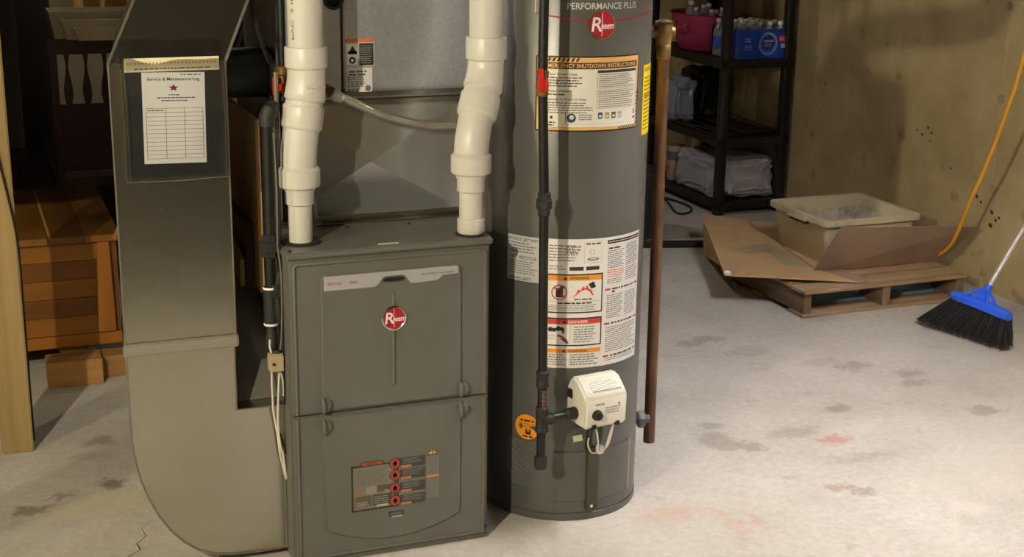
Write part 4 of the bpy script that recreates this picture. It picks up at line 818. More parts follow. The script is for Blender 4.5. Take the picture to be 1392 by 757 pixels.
g = G(); g.lathe([(.008, .208), (.015, .211), (.018, .218), (.018, .244), (.0135, .248)], (1.423, y, 0), 14); part('drip_cap', g, M['fitting'], t)
L = Label(lambda s, tt, n: (1.4235+.0131*math.sin(tt/.0131), y-.0131*math.cos(tt/.0131), .445-s)); L.lines(.004, -.006, .052, .006, 2, (150, 90, 84), 0, .6, 93, 0); L.build('stencil', t)

# ================================================================== shelving unit
SX0, SX1, SY0, SY1 = 3.842, 4.272, 6.69, 7.60
U = thing('shelving_unit', (4.05, 7.15, 0), 'black plastic shelving unit against the concrete wall', 'shelf')
pw = .052; SZ = [.075, .425, .845, 1.285]
pg = G(); pg.prism(rrect(-pw/2, pw/2, -pw/2, pw/2, .012, 3), 0, 1.72, 2); pmz = pg.mesh('post', M['shelf'])
for x in (SX0+pw/2, SX1-pw/2):
    for y in (SY0+pw/2, SY1-pw/2): inst('post', pmz, U, (x, y, 0))
g = G(); rim = .045
g.box(SX0, SX1, SY0, SY0+.02, -rim, 0); g.box(SX0, SX1, SY1-.02, SY1, -rim, 0); g.box(SX0, SX0+.02, SY0, SY1, -rim, 0); g.box(SX1-.02, SX1, SY0, SY1, -rim, 0)
for k in range(1, 12): xx = SX0+(SX1-SX0)*k/12; g.box(xx-.009, xx+.009, SY0+.02, SY1-.02, -.02, -.003)
for k in range(1, 20): yy = SY0+(SY1-SY0)*k/20; g.box(SX0+.02, SX1-.02, yy-.007, yy+.007, -.024, -.006)
sh = g.mesh('shelf_board', M['shelf'], Vector((0, 0, 0)), bevel=.002, segs=1)
for z in SZ: inst('shelf_board', sh, U, (0, 0, z))
z = SZ[2]
# bottle pack
bg = G(); bg.lathe([(.028, 0), (.031, .004), (.031, .03), (.0295, .034), (.031, .038), (.031, .075), (.0295, .08), (.031, .085), (.031, .12), (.028, .14), (.016, .165), (.0135, .172), (.0135, .182)], n=16); bme = bg.mesh('body', M['water'])
cg = G(); cg.lathe([(.0145, .178), (.0155, .18), (.0155, .196), (.013, .198)], n=14); cme = cg.mesh('cap', M['cap'])
lg = G(); lg.lathe([(.0315, .045), (.0315, .105)], n=16, caps=False); lme = lg.mesh('bottle_label', mat('bottle_label_blue', (60, 96, 190), .4))
k = 0; px0, py0, sp = 3.945, 6.745, .066
ordn = ['first', 'second', 'third', 'fourth', 'fifth', 'sixth', 'seventh', 'eighth']
for j in range(4):
    for i in range(5):
        lb = '%s bottle from the left in the %s row of the wrapped water pack' % (ordn[i], ['front', 'second', 'third', 'back'][j])
        b = bpy.data.objects.new('water_bottle', None); link(b); b.location = (px0+i*sp, py0+j*sp, z+.001); ORG[b.name] = b.location.copy()
        tag(b, lb, 'bottle', 'water bottles in the shrink wrapped pack')
        for nm, me in (('body', bme), ('cap', cme), ('bottle_label', lme)):
            c = bpy.data.objects.new(nm, me); link(c, b)
t = thing('shrink_wrap', (4.08, 6.84, z), 'blue printed shrink wrap around the pack of water bottles', 'wrap')
x0, x1, y0, y1 = px0-.035, px0+4*sp+.035, py0-.035, py0+3*sp+.035
g = G(); nseg = 40; out = rrect(x0, x1, y0, y1, .03, 6); out = [Vector((a, b, 0)) for a, b in out]
vs = []; rows = [.002, .03, .06, .09, .12, .160]
per = len(out)
for zi, zz in enumerate(rows):
    for q in out: nn = noise.noise(Vector((q.x*40, q.y*40, zz*30)))*.003; d = (q-Vector(((x0+x1)/2, (y0+y1)/2, 0))).normalized(); vs.append((q.x+d.x*nn, q.y+d.y*nn, z+zz))
fs = []
for zi in range(len(rows)-1):
    for k in range(per):
        mx_ = (out[k].x+out[(k+1) % per].x)/2
        if mx_ < x0+.004: continue   # the bag is open at its left end
        fs.append((zi*per+k, zi*per+(k+1) % per, (zi+1)*per+(k+1) % per, (zi+1)*per+k))
g.add(vs, fs); part('printed_film', g, M['wrap'], t)
WL = Label(lambda s, tt, n: (s, y0-.0045-.0006*n, z+tt))
c = (x0+.205, .082); WL.disc(c[0], c[1], .058, (110, 150, 214), 0, 30, .062); WL.disc(c[0], c[1], .048, (54, 104, 196), 1, 30, .052); WL.disc(c[0], c[1]+.004, .038, (22, 40, 128), 2, 30, .042)
WL.text('PURE LIFE', c[0], c[1]+.010, .012, (206, 214, 236), 3, width=.06, align='c'); WL.lines(c[0]-.026, c[1]-.018, c[0]+.026, c[1]+.002, 2, (150, 166, 214), 3, .35, 98)
WL.lines(x0+.062, .09, x0+.10, .118, 2, (150, 176, 226), 1, .5, 94); WL.lines(x0+.06, .05, x0+.11, .08, 3, (130, 160, 220), 1, .4, 99); WL.rect(x0+.27, .09, x0+.325, .125, (170, 40, 66), 1); WL.rect(x0+.285, .058, x0+.318, .082, (170, 190, 220), 1); WL.rect(x0+.275, .098, x0+.30, .115, (206, 120, 150), 2); WL.build('print', t)
# pink tub with bottles
t = thing('pink_tub', (4.03, 7.28, z), 'pink plastic tub full of bottles on the upper shelf', 'tub')
g = G(); prof = [(.135, .001), (.145, .02), (.17, .13), (.182, .20), (.188, .203), (.178, .198), (.165, .12), (.14, .02), (.02, .012)]
g.lathe(prof, (4.035, 7.26, z), 36); g.v = [(v[0], v[1]+(v[1]-7.26)*.35, v[2]) for v in g.v]; part('tub_shell', g, M['pink'], t)
g = G(); g.tube(bez([(3.86, 7.15, z+.15), (3.835, 7.17, z+.13), (3.835, 7.25, z+.13), (3.85, 7.27, z+.16)]), .006, 8); part('tub_handle', g, M['pink'], t)
for i, (x, y, dz) in enumerate(sorted([(3.955, 7.17, .03), (4.02, 7.12, .02), (4.0, 7.24, .035), (3.95, 7.31, .05), (4.07, 7.18, .01), (4.05, 7.31, .04), (4.11, 7.25, .02), (4.0, 7.39, .05)], key=lambda p: (p[0]*.93-p[1]*.368)/(p[0]*.368+p[1]*.93))):
    b = bpy.data.objects.new('loose_bottle', None); link(b); b.location = (x, y, z+dz+.013); b.rotation_euler = (.12*math.sin(i*2.1), .12*math.cos(i*1.7), 0); tag(b, '%s clear bottle from the left standing in the pink tub' % ordn[i], 'bottle', 'bottles in the pink tub')
    for nm, me in (('body', bme), ('cap', cme)): link(bpy.data.objects.new(nm, me), b)
# lumpy bags
def lump(name, c, s, mt, label, cat, amp=.15, sd=0, sub=4, boxy=.5, parent=None):
    bm = bmesh.new(); bmesh.ops.create_icosphere(bm, subdivisions=sub, radius=1)
    g = G(); vs = []
    for v in bm.verts:
        p = v.co.copy(); q = Vector([math.copysign(abs(a)**boxy, a) for a in p]); q = q*(1/max(1e-6, max(abs(a) for a in q)))*.5+q*.5
        nn = noise.noise(p*2.2+Vector((sd, 0, 0)))*amp+noise.noise(p*6+Vector((0, sd, 0)))*amp*.45
        ridge = abs(noise.noise(p*4+Vector((sd, sd, 3))))*amp*.5
        q = q*(1+nn-ridge); zz = max(-1, q.z) if q.z > -.9 else -.9
        vs.append((c[0]+q.x*s[0], c[1]+q.y*s[1], c[2]+zz*s[2]))
    zmin = min(v[2] for v in vs); vs = [(a, b, cz-zmin+c[2]-.9*s[2]) for a, b, cz in vs]
    g.add(vs, [tuple(v.index for v in f.verts) for f in bm.faces]); bm.free()
    o = part(name, g, mt, parent)
    if label: tag(o, label, cat)
    return o
def on(z, h): return z+.9*h+.001
lump('wrapped_bedding', (4.06, 6.99, on(SZ[0], .115)), (.19, .25, .115), M['bag'], 'bulky package in clear plastic wrap on the bottom shelf', 'package', .14, 2, 5)
t = thing('small_tin', (3.93, 7.36, SZ[0]), 'small pale tin behind the wrapped package', 'tin')
g = G(); g.lathe([(.05, 0), (.052, .003), (.052, .20), (.05, .203), (.048, .2)], (3.925, 7.33, SZ[0]), 24); part('can', g, M['beige'], t)
g = G(); g.lathe([(.0525, .12), (.0525, .17)], (3.925, 7.33, SZ[0]), 24, caps=False); part('can_label', g, mat('tin_label', (96, 104, 120), .5), t)
lump('plastic_bag', (3.925, 7.36, on(SZ[1], .13)), (.075, .11, .13), M['bag2'], 'blue grey plastic bag at the back of the middle shelf', 'bag', .18, 5, 4)
lump('black_bag', (4.13, 7.42, on(SZ[1], .15)), (.10, .12, .15), M['blackbag'], 'black bag on the middle shelf behind the wire racks', 'bag', .16, 9, 4)
# wire racks on the middle shelf
for k, (xx, lb) in enumerate(((3.905, 'dark wire rack lying at the left edge of the middle shelf'), (4.13, 'dark wire rack lying at the right side of the middle shelf'))):
    t = thing('wire_rack', (xx, 7.0, SZ[1]), lb, 'rack')
    zz = SZ[1]+.006+.012*k; wd = .055 if k == 0 else .11
    g = G(); g.tube([(xx-wd, 6.75, zz), (xx-wd, 7.30, zz+.01), (xx+wd, 7.30, zz+.01), (xx+wd, 6.75, zz), (xx-wd, 6.75, zz)], .0045, 6); part('rim', g, M['wire'], t)
    for i in range(14):
        yy = 6.78+i*.038; g = G(); g.tube([(xx-wd, yy, zz), (xx+wd, yy, zz)], .0028, 5); part('bar', g, M['wire'], t)
g = G(); pts = []
for i in range(60):
    u = i/59; pts.append((3.875+.02*math.sin(u*9), 6.78+u*.55, SZ[1]+.012+.012*abs(math.sin(u*60))))
g.tube(pts, .005, 6); tag(part('chain_cord', g, M['wire'], None), 'glinting braided cord draped along the middle shelf', 'cord')

# ================================================================== things on the floor by the wall
# pallet
PL = thing('pallet', (3.67, 5.35, 0), 'weathered wooden pallet by the concrete wall', 'pallet')
pX0, pX1, pY0, pY1 = 3.262, 4.085, 4.905, 5.62
sg = G(); sg.box(-.019, .019, 0, pY1-pY0, 0, .088); smz = sg.mesh('stringer', M['pallet_y'], bevel=.003, segs=1)
for x in (pX0+.02, (pX0+pX1)/2+.005, pX1-.02): inst('stringer', smz, PL, (x, pY0, .0165))
tb = G(); tb.box(0, pX1-pX0+.012, 0, .112, 0, .016); tbm = tb.mesh('deck_board', M['pallet'], bevel=.002, segs=1)
for k, y in enumerate((pY0-.012, 5.03, 5.15, 5.27, 5.39, 5.508)): inst('deck_board', tbm, PL, (pX0-.006+.004*(k % 2), y, .1045), (0, 0, R(.5*(-1)**k)))
for k, y in enumerate((pY0, 5.21, 5.508)): inst('deck_board', tbm, PL, (pX0-.004, y, .0005), (0, 0, R(.3*(-1)**k)))
bs = G(); bs.grid(60, 8, lambda u, v: (3.31+.73*u, 5.035+.10*v, .003+.07*v+.008*noise.noise(Vector((u*9, v*4, 0))))); tag(part('blue_light_sheet', bs, mat('blue_light_sheet', (130, 168, 206), .5), None), 'pale blue sheet added for the blue lit floor under the pallet deck', 'sheet')  # pale blue sheet added to imitate blue light on the floor
# flattened cardboard box
CB = thing('cardboard_box', (3.6, 5.5, .122), 'opened cardboard box flattened on the pallet under the tub', 'cardboard box')
def slab(pts, th, n=Vector((0, 0, 1))):
    g = G(); a = [Vector(p) for p in pts]; n_ = (a[1]-a[0]).cross(a[2]-a[0]).normalized()
    if n_.dot(n) < 0: a.reverse(); n_ = -n_
    k = len(a); return g.add(a+[p+n_*th for p in a], [tuple(range(k-1, -1, -1)), tuple(range(k, 2*k))]+[(i, (i+1) % k, (i+1) % k+k, i+k) for i in range(k)])
def flapz(x, y):   # plane of the left flap through three corners
    a, b, c = Vector((3.479, 6.213, .146)), Vector((3.011, 5.139, .146)), Vector((3.535, 4.927, .127)); n = (b-a).cross(c-a); return a.z-(n.x*(x-a.x)+n.y*(y-a.y))/n.z
fz = lambda x, y: (x, y, flapz(x, y))
part('bottom_panel', slab([fz(3.64, 6.02), fz(3.475, 5.165), (4.02, 5.13, .1215), (4.06, 5.90, .1215)], .003), M['card'], CB, smooth=False)
part('left_flap', slab([fz(3.479, 6.213), fz(3.011, 5.139), fz(3.535, 4.927), fz(3.468, 5.17), fz(3.63, 6.02)], .004), M['card'], CB, smooth=False)
part('front_flap', slab([(3.446, 5.135, .126), (4.125, 5.135, .126), (4.21, 5.0, .308), (3.484, 5.0, .36)], .004, Vector((0, -1, 0))), M['card2'], CB, smooth=False)
part('corner_flap', slab([(3.446, 5.13, .127), (3.535, 4.925, .124), (3.60, 4.935, .124), (3.60, 5.13, .127)], .003), M['card2'], CB, smooth=False)
part('hanging_flap', slab([(3.40, 6.03, .139), (3.10, 5.34, .139), (3.34, 5.70, .004), (3.375, 5.97, .004)], .004, Vector((-1, 0, 0))), M['card'], CB, smooth=False)
g = G()
L = Label(lambda s, tt, n: (s, tt, flapz(s, tt)+.0046+.0003*n)); 
for q in ([(3.27, 5.53), (3.30, 5.42), (3.50, 5.48), (3.49, 5.60)], [(3.42, 5.50), (3.36, 5.22), (3.45, 5.20), (3.52, 5.46)]): L.poly(q, (166, 146, 116), 0)
L.build('worn_patch', CB)
g = G(); g.lathe([(.004, 0), (.018, .004), (.016, .014), (.006, .02)], (3.03, 5.15, .145), 8); tag(part('foam_crumb', g, M['paper'], None), 'small white foam crumb on the cardboard corner', 'crumb')
# tub
TB = thing('plastic_tub', (3.76, 5.385, .127), 'dusty translucent storage tub sitting on the cardboard', 'tub')
def rring(x0, x1, y0, y1, r, z): return [(a, b, z) for a, b in rrect(x0, x1, y0, y1, r, 4)]
bx0, bx1, by0, by1 = 3.505, 4.015, 5.145, 5.625; zb, zt = .127, .345
lay = [rring(bx0+.055, bx1-.055, by0+.05, by1-.05, .03, zb), rring(bx0+.045, bx1-.045, by0+.04, by1-.04, .03, zb+.008), rring(bx0+.018, bx1-.018, by0+.018, by1-.018, .03, zt-.035), rring(bx0+.010, bx1-.010, by0+.010, by1-.010, .025, zt-.034),
       rring(bx0, bx1, by0, by1, .026, zt-.026), rring(bx0, bx1, by0, by1, .026, zt-.004), rring(bx0+.006, bx1-.006, by0+.006, by1-.006, .026, zt), rring(bx0+.022, bx1-.022, by0+.022, by1-.022, .04, zt-.003), rring(bx0+.026, bx1-.026, by0+.026, by1-.026, .04, zt-.03), rring(bx0+.05, bx1-.05, by0+.045, by1-.045, .045, zb+.014)]
g = G(); n = len(lay[0]); g.add([p for l in lay for p in l], [tuple(range(n-1, -1, -1))]+[(i*n+k, i*n+(k+1) % n, (i+1)*n+(k+1) % n, (i+1)*n+k) for i in range(len(lay)-1) for k in range(n)]+[tuple((len(lay)-1)*n+k for k in range(n))]); part('tub_shell', g, M['tub'], TB, angle=50)
for i in range(9):
    x = bx0+.05+i*(bx1-bx0-.1)/8
    for yy in (by0-.002, by1-.002):
        g = G(); g.box(x-.004, x+.004, yy, yy+.004, zt-.027, zt-.003); part('rim_rib', g, M['tub'], TB)
for i in range(7):
    y = by0+.06+i*(by1-by0-.12)/6
    g = G(); g.box(bx0-.002, bx0+.002, y-.004, y+.004, zt-.027, zt-.003); part('rim_rib', g, M['tub'], TB)
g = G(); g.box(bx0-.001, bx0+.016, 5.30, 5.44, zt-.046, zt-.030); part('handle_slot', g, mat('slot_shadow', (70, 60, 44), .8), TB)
g = G(); g.box(bx0-.014, bx0+.002, 5.295, 5.445, zt-.032, zt-.024); part('grip_lip', g, M['tub'], TB, bevel=.002)
g = G()
def crum(u, v):
    x = bx0+.034+(bx1-bx0-.068)*u; y = by0+.034+(by1-by0-.068)*v; p = Vector((x*9, y*9, 0))
    e = min(u, 1-u, v, 1-v); h = .262+.05*noise.noise(p)+.06*abs(noise.noise(p*2.3+Vector((4, 0, 0))))+.02*noise.noise(p*5)
    return (x, y, h if e > .001 else .24)
g.grid(46, 44, crum); tag(part('crumpled_sheeting', g, M['crumple'], None, angle=25), 'crumpled dusty plastic sheeting inside the tub', 'sheeting')

# broom
B = thing('broom', (3.74, 4.45, 0), 'blue push broom with black bristles and grey handle against the wall', 'broom')
cA, cB_ = Vector((3.715, 4.52, .166)), Vector((3.742, 4.215, .160)); tA, tB = Vector((3.689, 4.683, .004)), Vector((3.794, 4.262, .004))
ax = (cB_-cA).normalized(); side = Vector((ax.y, -ax.x, 0)).normalized()
cc = (cA+cB_)/2; tip = (tA+tB)/2
g = G(); nn = 14
def capline(u): return cA.lerp(cB_, u)+Vector((0, 0, .008*math.sin(u*math.pi)))
vs = []
for i in range(nn+1):
    u = i/nn; p = capline(u); wd = .026*(.55+.45*math.sin(math.pi*min(1, max(0, u*.9+.05))))
    for dx, dz in ((-1, -.012), (-1, .010), (-.5, .020), (.5, .020), (1, .010), (1, -.012)): vs.append(p+side*wd*dx+Vector((0, 0, dz)))
g.add(vs, [(i*6+k, i*6+(k+1) % 6, (i+1)*6+(k+1) % 6, (i+1)*6+k) for i in range(nn) for k in range(6)]+[tuple(range(5, -1, -1)), tuple(nn*6+k for k in range(6))]); part('head', g, M['blue'], B)
hd = (Vector((4.017, 4.50, .429))-cc); 
neck = cc+Vector((.01, .03, .045)); top = aim = Vector((4.272, 4.50, .87))
h0 = Vector((3.775, 4.402, .208)); 
# handle passes the frame edge where the photograph shows it and ends on the wall
h1 = Vector((3.97, 4.447, .445)); dirh = (h1-h0).normalized(); L_ = (4.268-h0.x)/dirh.x
g = G(); g.tube([h0-dirh*.02, h0+dirh*L_], .0105, 14); part('handle', g, M['handle'], B)
for s in (.10, .17): g = G(); g.tube([h0+dirh*s, h0+dirh*(s+.012)], .0125, 12); part('handle_ring', g, M['handle'], B)
g = G(); g.tube([cc+Vector((0, 0, .01)), h0-dirh*.01, h0+dirh*.03], [.020, .017, .014], 14); part('socket', g, M['blue'], B)
for u in (.22, .36, .62, .76):
    p = capline(u); m_ = p.lerp(h0, .55)+Vector((0, 0, .012)); g = G(); g.tube(bez([p+Vector((0, 0, .015)), m_+Vector((0, 0, .01)), h0]), .0065, 8); part('socket_brace', g, M['blue'], B)
g = G(); rnd = random.Random(3)
for i in range(1500):
    u = rnd.random(); d = rnd.uniform(-1, 1); a = cA.lerp(cB_, u)+side*d*.020+Vector((0, 0, -.006)); b = tA.lerp(tB, min(1, max(0, u+rnd.uniform(-.03, .03))))+side*(d*.030+rnd.uniform(-.012, .012))+Vector((0, 0, rnd.uniform(0, .018)))
    m_ = a.lerp(b, .55)+Vector((rnd.uniform(-.004, .004), rnd.uniform(-.008, .008), 0)); r0 = .0011; e = side*r0; e2 = ax*r0
    k = len(g.v); mm = M['bristle'] if rnd.random() < .72 else M['bristle_grey']
    g.add([a-e2, a+e2, a+e, m_-e2, m_+e2, m_+e, b-e2*.6, b+e2*.6, b+e*.6], [(0, 1, 4, 3), (1, 2, 5, 4), (2, 0, 3, 5), (3, 4, 7, 6), (4, 5, 8, 7), (5, 3, 6, 8), (6, 7, 8)], mm)
o = part('bristles', g, None, B, smooth=False, fixn=False); o['kind'] = 'stuff'
g = G(); vs = []
for i in range(13):
    u = i/12; a = cA.lerp(cB_, u)+Vector((0, 0, -.008)); b = tA.lerp(tB, u)+Vector((0, 0, .02))
    for p, wd in ((a, .016), (a.lerp(b, .5), .021), (b, .022)): vs += [p-side*wd, p+side*wd]
g.add(vs, [q for i in range(12) for q in ((i*6, i*6+6, i*6+8, i*6+2), (i*6+2, i*6+8, i*6+10, i*6+4), (i*6+1, i*6+3, i*6+9, i*6+7), (i*6+3, i*6+5, i*6+11, i*6+9), (i*6+4, i*6+10, i*6+11, i*6+5))]+[(0, 2, 3, 1), (2, 4, 5, 3), (72, 73, 75, 74), (74, 75, 77, 76)]); part('bristle_core', g, M['bristle'], B)

# yellow cord hanging by the wall
g = G(); g.tube(bez([(3.90, 4.10, CZ-.01), (3.93, 4.42, 1.55), (3.95, 4.54, 1.096), (3.96, 4.59, .953), (3.985, 4.697, .720), (4.03, 4.855, .468), (4.07, 4.975, .28), (4.09, 5.06, .19), (4.10, 5.17, .136), (4.08, 5.30, .130), (4.02, 5.42, .128)], 10), .0075, 10)
tag(part('extension_cord', g, M['yellow'], None), 'yellow extension cord hanging down beside the concrete wall', 'cord')

# black strip, bucket, floor cable near the shelf
g = G(); g.prism(rrect(-.022, .022, 0, .030, .006), -.42, .30, 0, fn=lambda v: Matrix.Rotation(R(-17), 3, 'Z') @ v+Vector((3.20, 6.19, 0))); tag(part('rubber_strip', g, M['rubber'], None), 'black rubber strip lying on the floor behind the copper pipe', 'strip')
t = thing('waste_bucket', (3.24, 6.43, 0), 'dark bucket with a red handle standing behind the copper pipe', 'bucket')
g = G(); g.lathe([(.10, .001), (.11, .01), (.135, .33), (.142, .335), (.142, .35), (.13, .35), (.128, .33), (.10, .02), (.01, .012)], (3.22, 6.43, 0), 28); part('bucket_shell', g, mat('dark_bucket', (34, 36, 44), .5), t)
g = G(); g.tube(bez([(3.36, 6.43, .33), (3.37, 6.40, .36), (3.33, 6.32, .37), (3.28, 6.30, .365)]), .012, 10); part('bail_grip', g, mat('crimson_plastic', (170, 34, 60), .4), t)
g = G(); g.tube(bez([(3.78, 7.2, .006), (3.72, 7.0, .006), (3.665, 6.83, .006), (3.675, 6.775, .006), (3.74, 6.80, .006), (3.80, 6.90, .006), (3.80, 7.05, .007), (3.76, 7.15, .012)], 8), .006, 8); tag(part('floor_cable', g, M['black_cable'], None), 'black cable looped on the floor beside the shelving unit', 'cable')

# ================================================================== left side: post, chest, chair and stored things
g = G(); g.box(.055, .150, 4.47, 4.565, .0, CZ-.001); tag(part('timber_post', g, M['post'], None, bevel=.004), 'pale square timber post at the left edge', 'post')
g = G(); g.box(-.95, -.855, 3.20, 3.295, .0, CZ-.001); tag(part('timber_post', g, M['post'], None, bevel=.004), 'second timber post standing left of the view', 'post')
g = G(); g.tube(bez([(.085, 4.462, 1.6), (.095, 4.461, 1.15), (.112, 4.461, .98), (.138, 4.462, .80), (.150, 4.464, .70), (.153, 4.475, .62), (.153, 4.49, .3), (.153, 4.49, .03)]), .0035, 8); tag(part('cable', g, M['black_cable'], None), 'thin black cable stapled down the timber post', 'cable')

g = G(); g.box(-.368, .20, 4.60, 4.625, .95, CZ-.001); tag(part('shade_board', g, mat('near_black_board', (26, 19, 11), .8, 0, .2, 7), None, bevel=.002), 'near black board added behind the timber post to shade the chair', 'board')  # board added to keep bulb light off the chair and rear lid
CH = thing('cedar_chest', (.15, 5.6, .10), 'cedar plank blanket chest resting on timber blocks', 'chest')
cx0, cx1, cy0, cy1, cz0, cz1 = -.35, .515, 5.205, 6.05, .098, .488
nb = 5; hh = (cz1-cz0-.045)/nb
mats = [M['cedar'], M['cedar_dark'], M['cedar'], M['cedar_dark'], M['cedar']]
for k in range(nb):
    z = cz0+.045+k*hh; g = G(); g.box(cx0+.01, cx1-.07, cy0, cy0+.018, z+.0006, z+hh-.0006); part('front_board', g, mats[k], CH, bevel=.0012, segs=1)
    g = G(); g.box(cx1-.018, cx1, cy0+.02, cy1-.02, z+.0006, z+hh-.0006); part('side_board', g, M['cedar_yd'], CH, bevel=.0012, segs=1)
g = G(); g.prism([(cx1-.085, cz0+.05), (cx1-.020, cz0+.05), (cx1-.028, cz1), (cx1-.070, cz1)], cy0-.016, cy0+.006, 1); part('corner_post', g, M['cedar_z'], CH, bevel=.002)
g = G(); g.box(cx1-.070, cx1-.001, cy0+.0065, cy0+.0195, cz0+.045, cz1); part('corner_post', g, M['cedar_dark'], CH)
g = G(); g.box(cx0, cx1, cy0-.008, cy0+.014, cz0, cz0+.044); part('base_rail', g, mat('cedar_rail', (148, 92, 26), .4, 0, .12, 6), CH, bevel=.003)
g = G(); g.box(cx0+.02, cx1-.02, cy0+.02, cy1, cz0, cz1-.002); part('carcass', g, M['cedar_dark'], CH)
nl = 7; wl_ = (cx1+.012-cx0)/nl
for k in range(nl):
    x = cx0+k*wl_; g = G(); g.box(x+.0006, x+wl_-.0006, cy0-.022, cy1+.01, cz1+.001, cz1+.026); part('lid_board', g, [M['cedar_y'], M['cedar_yd']][k % 2], CH, bevel=.0015, segs=1)
    if k in (4, 5): g = G(); g.box(x+.002, x+.012, cy0-.02, cy1, cz1+.0262, cz1+.0266); part('pale_streak', g, M['cedar_edge'], CH, smooth=False)
g = G(); g.box(.42, .98, 5.10, 5.19, .001, .082); tag(part('timber_block', g, M['timber'], None, bevel=.003), 'long timber under the chest beside the return duct', 'timber', None)
g = G(); g.box(.235, .425, 5.04, 5.15, .001, .096); tag(part('timber_block', g, M['timber'], None, bevel=.003), 'short square timber block in front of the cedar chest', 'timber')
for k, x in enumerate((-.2, .30)): g = G(); g.box(x, x+.09, 5.23, 6.0, .001, .096); tag(part('timber_block', g, M['timber'], None, bevel=.003), ['timber bearer under the left of the chest', 'timber bearer under the middle of the chest'][k], 'timber')
for k in range(2):
    g = G(); g.box(-.008, .008, -.25, .25, -.004, .004, xf=Matrix.Translation((.59+.022*k, 5.34+.02*k, .60)) @ Matrix.Rotation(R(-22), 4, 'Z') @ Matrix.Rotation(R(20), 4, 'X')); tag(part('wooden_stick', g, M['timber'], None), ['upper pale wooden stick leaning by the chest corner', 'lower pale wooden stick leaning by the chest corner'][k], 'stick')
# chair with splats
t = thing('wooden_chair', (.55, 6.45, 0), 'dark brown wooden chair with a splat back behind the chest', 'chair')
y = 6.42; CM = M['chair']
def bx(name, x0, x1, y0, y1, z0, z1, m=CM, bev=.004): g = G(); g.box(x0, x1, y0, y1, z0, z1); return part(name, g, m, t, bevel=bev)
bx('top_rail', .40, .92, y-.014, y+.014, 1.015, 1.085); bx('lower_rail', .40, .92, y-.012, y+.012, .755, .80); bx('seat', .39, .93, y-.02, y+.42, .44, .48)
for x in (.40, .885): bx('rear_leg', x, x+.035, y-.016, y+.02, .0, 1.015)
for x in (.41, .875): bx('front_leg', x, x+.035, y+.36, y+.40, .0, .44)
for k in range(6):
    x = .475+k*.078; g = G(); o = []
    for i in range(9): u = i/8; o.append((x+.012+.007*math.sin(u*math.pi*2), .80+.216*u))
    o += [(2*x-p[0], p[1]) for p in reversed(o)]; g.prism(o, y-.007, y+.007, 1); part('splat', g, CM, t)
bx('stretcher', .43, .89, y-.008, y+.012, .22, .25); bx('back_panel', .435, .885, y+.03, y+.04, .50, .755, CM)
g = G(); g.box(.465, 1.0, 6.90, 7.2, .50, 1.04); tag(part('storage_box', g, M['bin'], None, bevel=.004), 'cream storage box seen through the chair back', 'box')
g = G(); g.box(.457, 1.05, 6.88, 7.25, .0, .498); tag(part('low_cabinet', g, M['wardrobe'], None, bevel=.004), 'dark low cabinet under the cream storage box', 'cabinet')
bt = thing('stacked_trays', (.60, 6.47, 1.086), 'stack of cream paper trays on the chair top', 'trays')
for k in range(3):
    x0, x1, z = .43+.045*k, .84-.01*k, 1.087; y0, y1 = 6.36+.003*k-.05*k, 6.52
    g = G(); hgt = .115-.03*k; g.add([(x0, y0, z), (x1, y0, z), (x1, y1, z), (x0, y1, z), (x0-.02, y0-.02, z+hgt), (x1+.02, y0-.02, z+hgt), (x1+.02, y1+.02, z+hgt), (x0-.02, y1+.02, z+hgt), (x0-.012, y0-.012, z+hgt), (x1+.012, y0-.012, z+hgt), (x1+.012, y1+.012, z+hgt), (x0-.012, y1+.012, z+hgt), (x0+.006, y0+.006, z+.006), (x1-.006, y0+.006, z+.006), (x1-.006, y1-.006, z+.006), (x0+.006, y1-.006, z+.006)],
          [(0, 1, 5, 4), (1, 2, 6, 5), (2, 3, 7, 6), (3, 0, 4, 7), (4, 5, 9, 8), (5, 6, 10, 9), (6, 7, 11, 10), (7, 4, 8, 11), (8, 9, 13, 12), (9, 10, 14, 13), (10, 11, 15, 14), (11, 8, 12, 15), (12, 13, 14, 15), (3, 2, 1, 0)]); part('tray', g, M['bin'], bt, smooth=False)
g = G()
def cur(u, v): x = .50+.34*u; return (x, 6.66+.022*math.sin(x*60)+.01*math.sin(x*23), .0+2.3*v)
def cur(u, v): x = .54+.36*u; return (x, 6.72+.02*math.sin(x*55)+.012*math.sin(x*21), 1.10+1.0*v)
g.grid(50, 6, cur); g.grid(50, 6, lambda u, v: (cur(u, v)[0], cur(u, v)[1]+.004, cur(u, v)[2])); tag(part('hanging_cloth', g, M['cloth'], None, fixn=False), 'ochre cloth hanging behind the stacked trays', 'cloth')
g = G(); g.box(-.25, .452, 6.9, 7.4, 0, 2.4); g2 = part('wardrobe', g, M['wardrobe'], None, bevel=.005); tag(g2, 'dark stained wardrobe in the shadow behind the chest', 'wardrobe')
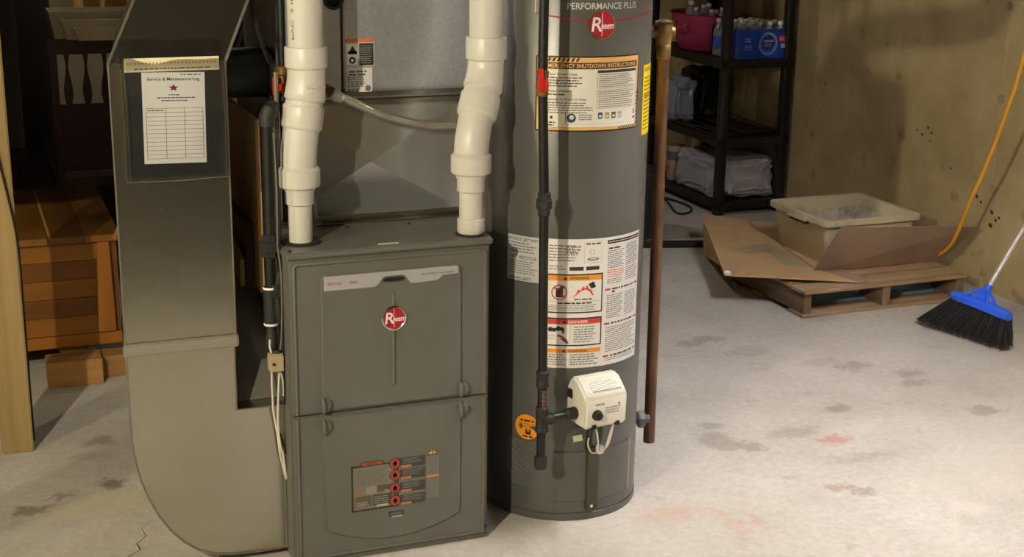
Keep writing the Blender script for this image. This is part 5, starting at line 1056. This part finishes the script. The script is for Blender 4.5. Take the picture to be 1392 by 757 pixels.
# things behind the gap between duct and furnace
t = thing('moving_box', (1.1, 5.9, .46), 'brown cardboard box with a hand hole behind the furnace', 'box')
g = G(); g.box(.985, 1.45, 5.6, 5.98, .415, .835); part('carton', g, M['boxcard'], t, bevel=.004)
g = G(); g.prism(rrect(1.02, 1.036, .57, .66, .006), 5.594, 5.602, 1); part('hand_hole', g, M['black'], t)
g = G(); g.box(1.085, 1.15, 5.596, 5.60, .42, .83); part('tape', g, mat('packing_tape', (164, 134, 92), .3), t)
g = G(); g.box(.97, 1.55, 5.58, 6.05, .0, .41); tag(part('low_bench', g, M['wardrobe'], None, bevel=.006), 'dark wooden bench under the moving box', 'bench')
g = G(); g.box(.99, 1.48, 5.61, 5.97, .836, .905, xf=None); tag(part('plank_shelf', g, M['ply'], None, bevel=.003), 'pale plank lying on top of the moving box', 'plank')
g = G(); g.prism([(3.72, .701), (4.10, .701), (4.10, .80), (3.90, .815), (3.72, .775)], .686, .698, 0); tag(part('plywood_offcut', g, M['ply'], None), 'pale plywood offcut propped between the duct and the furnace', 'plywood')
g = G(); g.box(.700, .718, 3.70, 4.11, .701, .88); tag(part('dark_board', g, M['chair'], None, bevel=.002), 'dark brown board propped behind the pale plywood offcut', 'board')
t = thing('carton_panel', (.735, 3.98, .701), 'tan cardboard panel standing against the furnace side', 'cardboard')
g = G(); g.box(.722, .735, 3.64, 4.115, .701, 1.165); part('panel', g, M['boxcard'], t, bevel=.001, segs=1)
g = G(); g.prism(rrect(4.03, 4.06, .98, 1.06, .01), .7212, .7222, 0); part('hand_hole', g, M['black'], t)
t = thing('stacked_chairs', (1.05, 5.8, .906), 'dark folded things leaning behind the round duct', 'chairs')
for k in range(4):
    g = G(); xf = Matrix.Translation((1.02+.04*k, 5.72+.03*k, 1.10)) @ Matrix.Rotation(R(20), 4, 'Y'); g.box(-.008, .008, -.10, .10, -.19, .15, xf=xf); part('folded_panel', g, mat('dark_gloss', (30, 28, 24), .25), t, bevel=.004)
lump('dark_bag', (1.0, 6.12, 1.20), (.14, .12, .16), M['blackbag'], 'glossy dark bag leaning on the moving box', 'bag', .18, 12, 4)
lump('dark_bag_stand', (1.0, 6.12, .5), (.1, .1, .05), M['blackbag'], None, None) if False else None
g = G(); g.box(1.13, 1.40, 5.64, 5.86, .907, 1.03); tag(part('grey_carton', g, M['greybox'], None, bevel=.003), 'pale grey carton on the plank behind the left vent pipe', 'carton')
g = G(); g.box(1.15, 1.40, 5.66, 5.86, 1.032, 1.14); tag(part('orange_crate', g, M['tan'], None, bevel=.003), 'rust coloured wooden crate on the grey carton', 'crate')
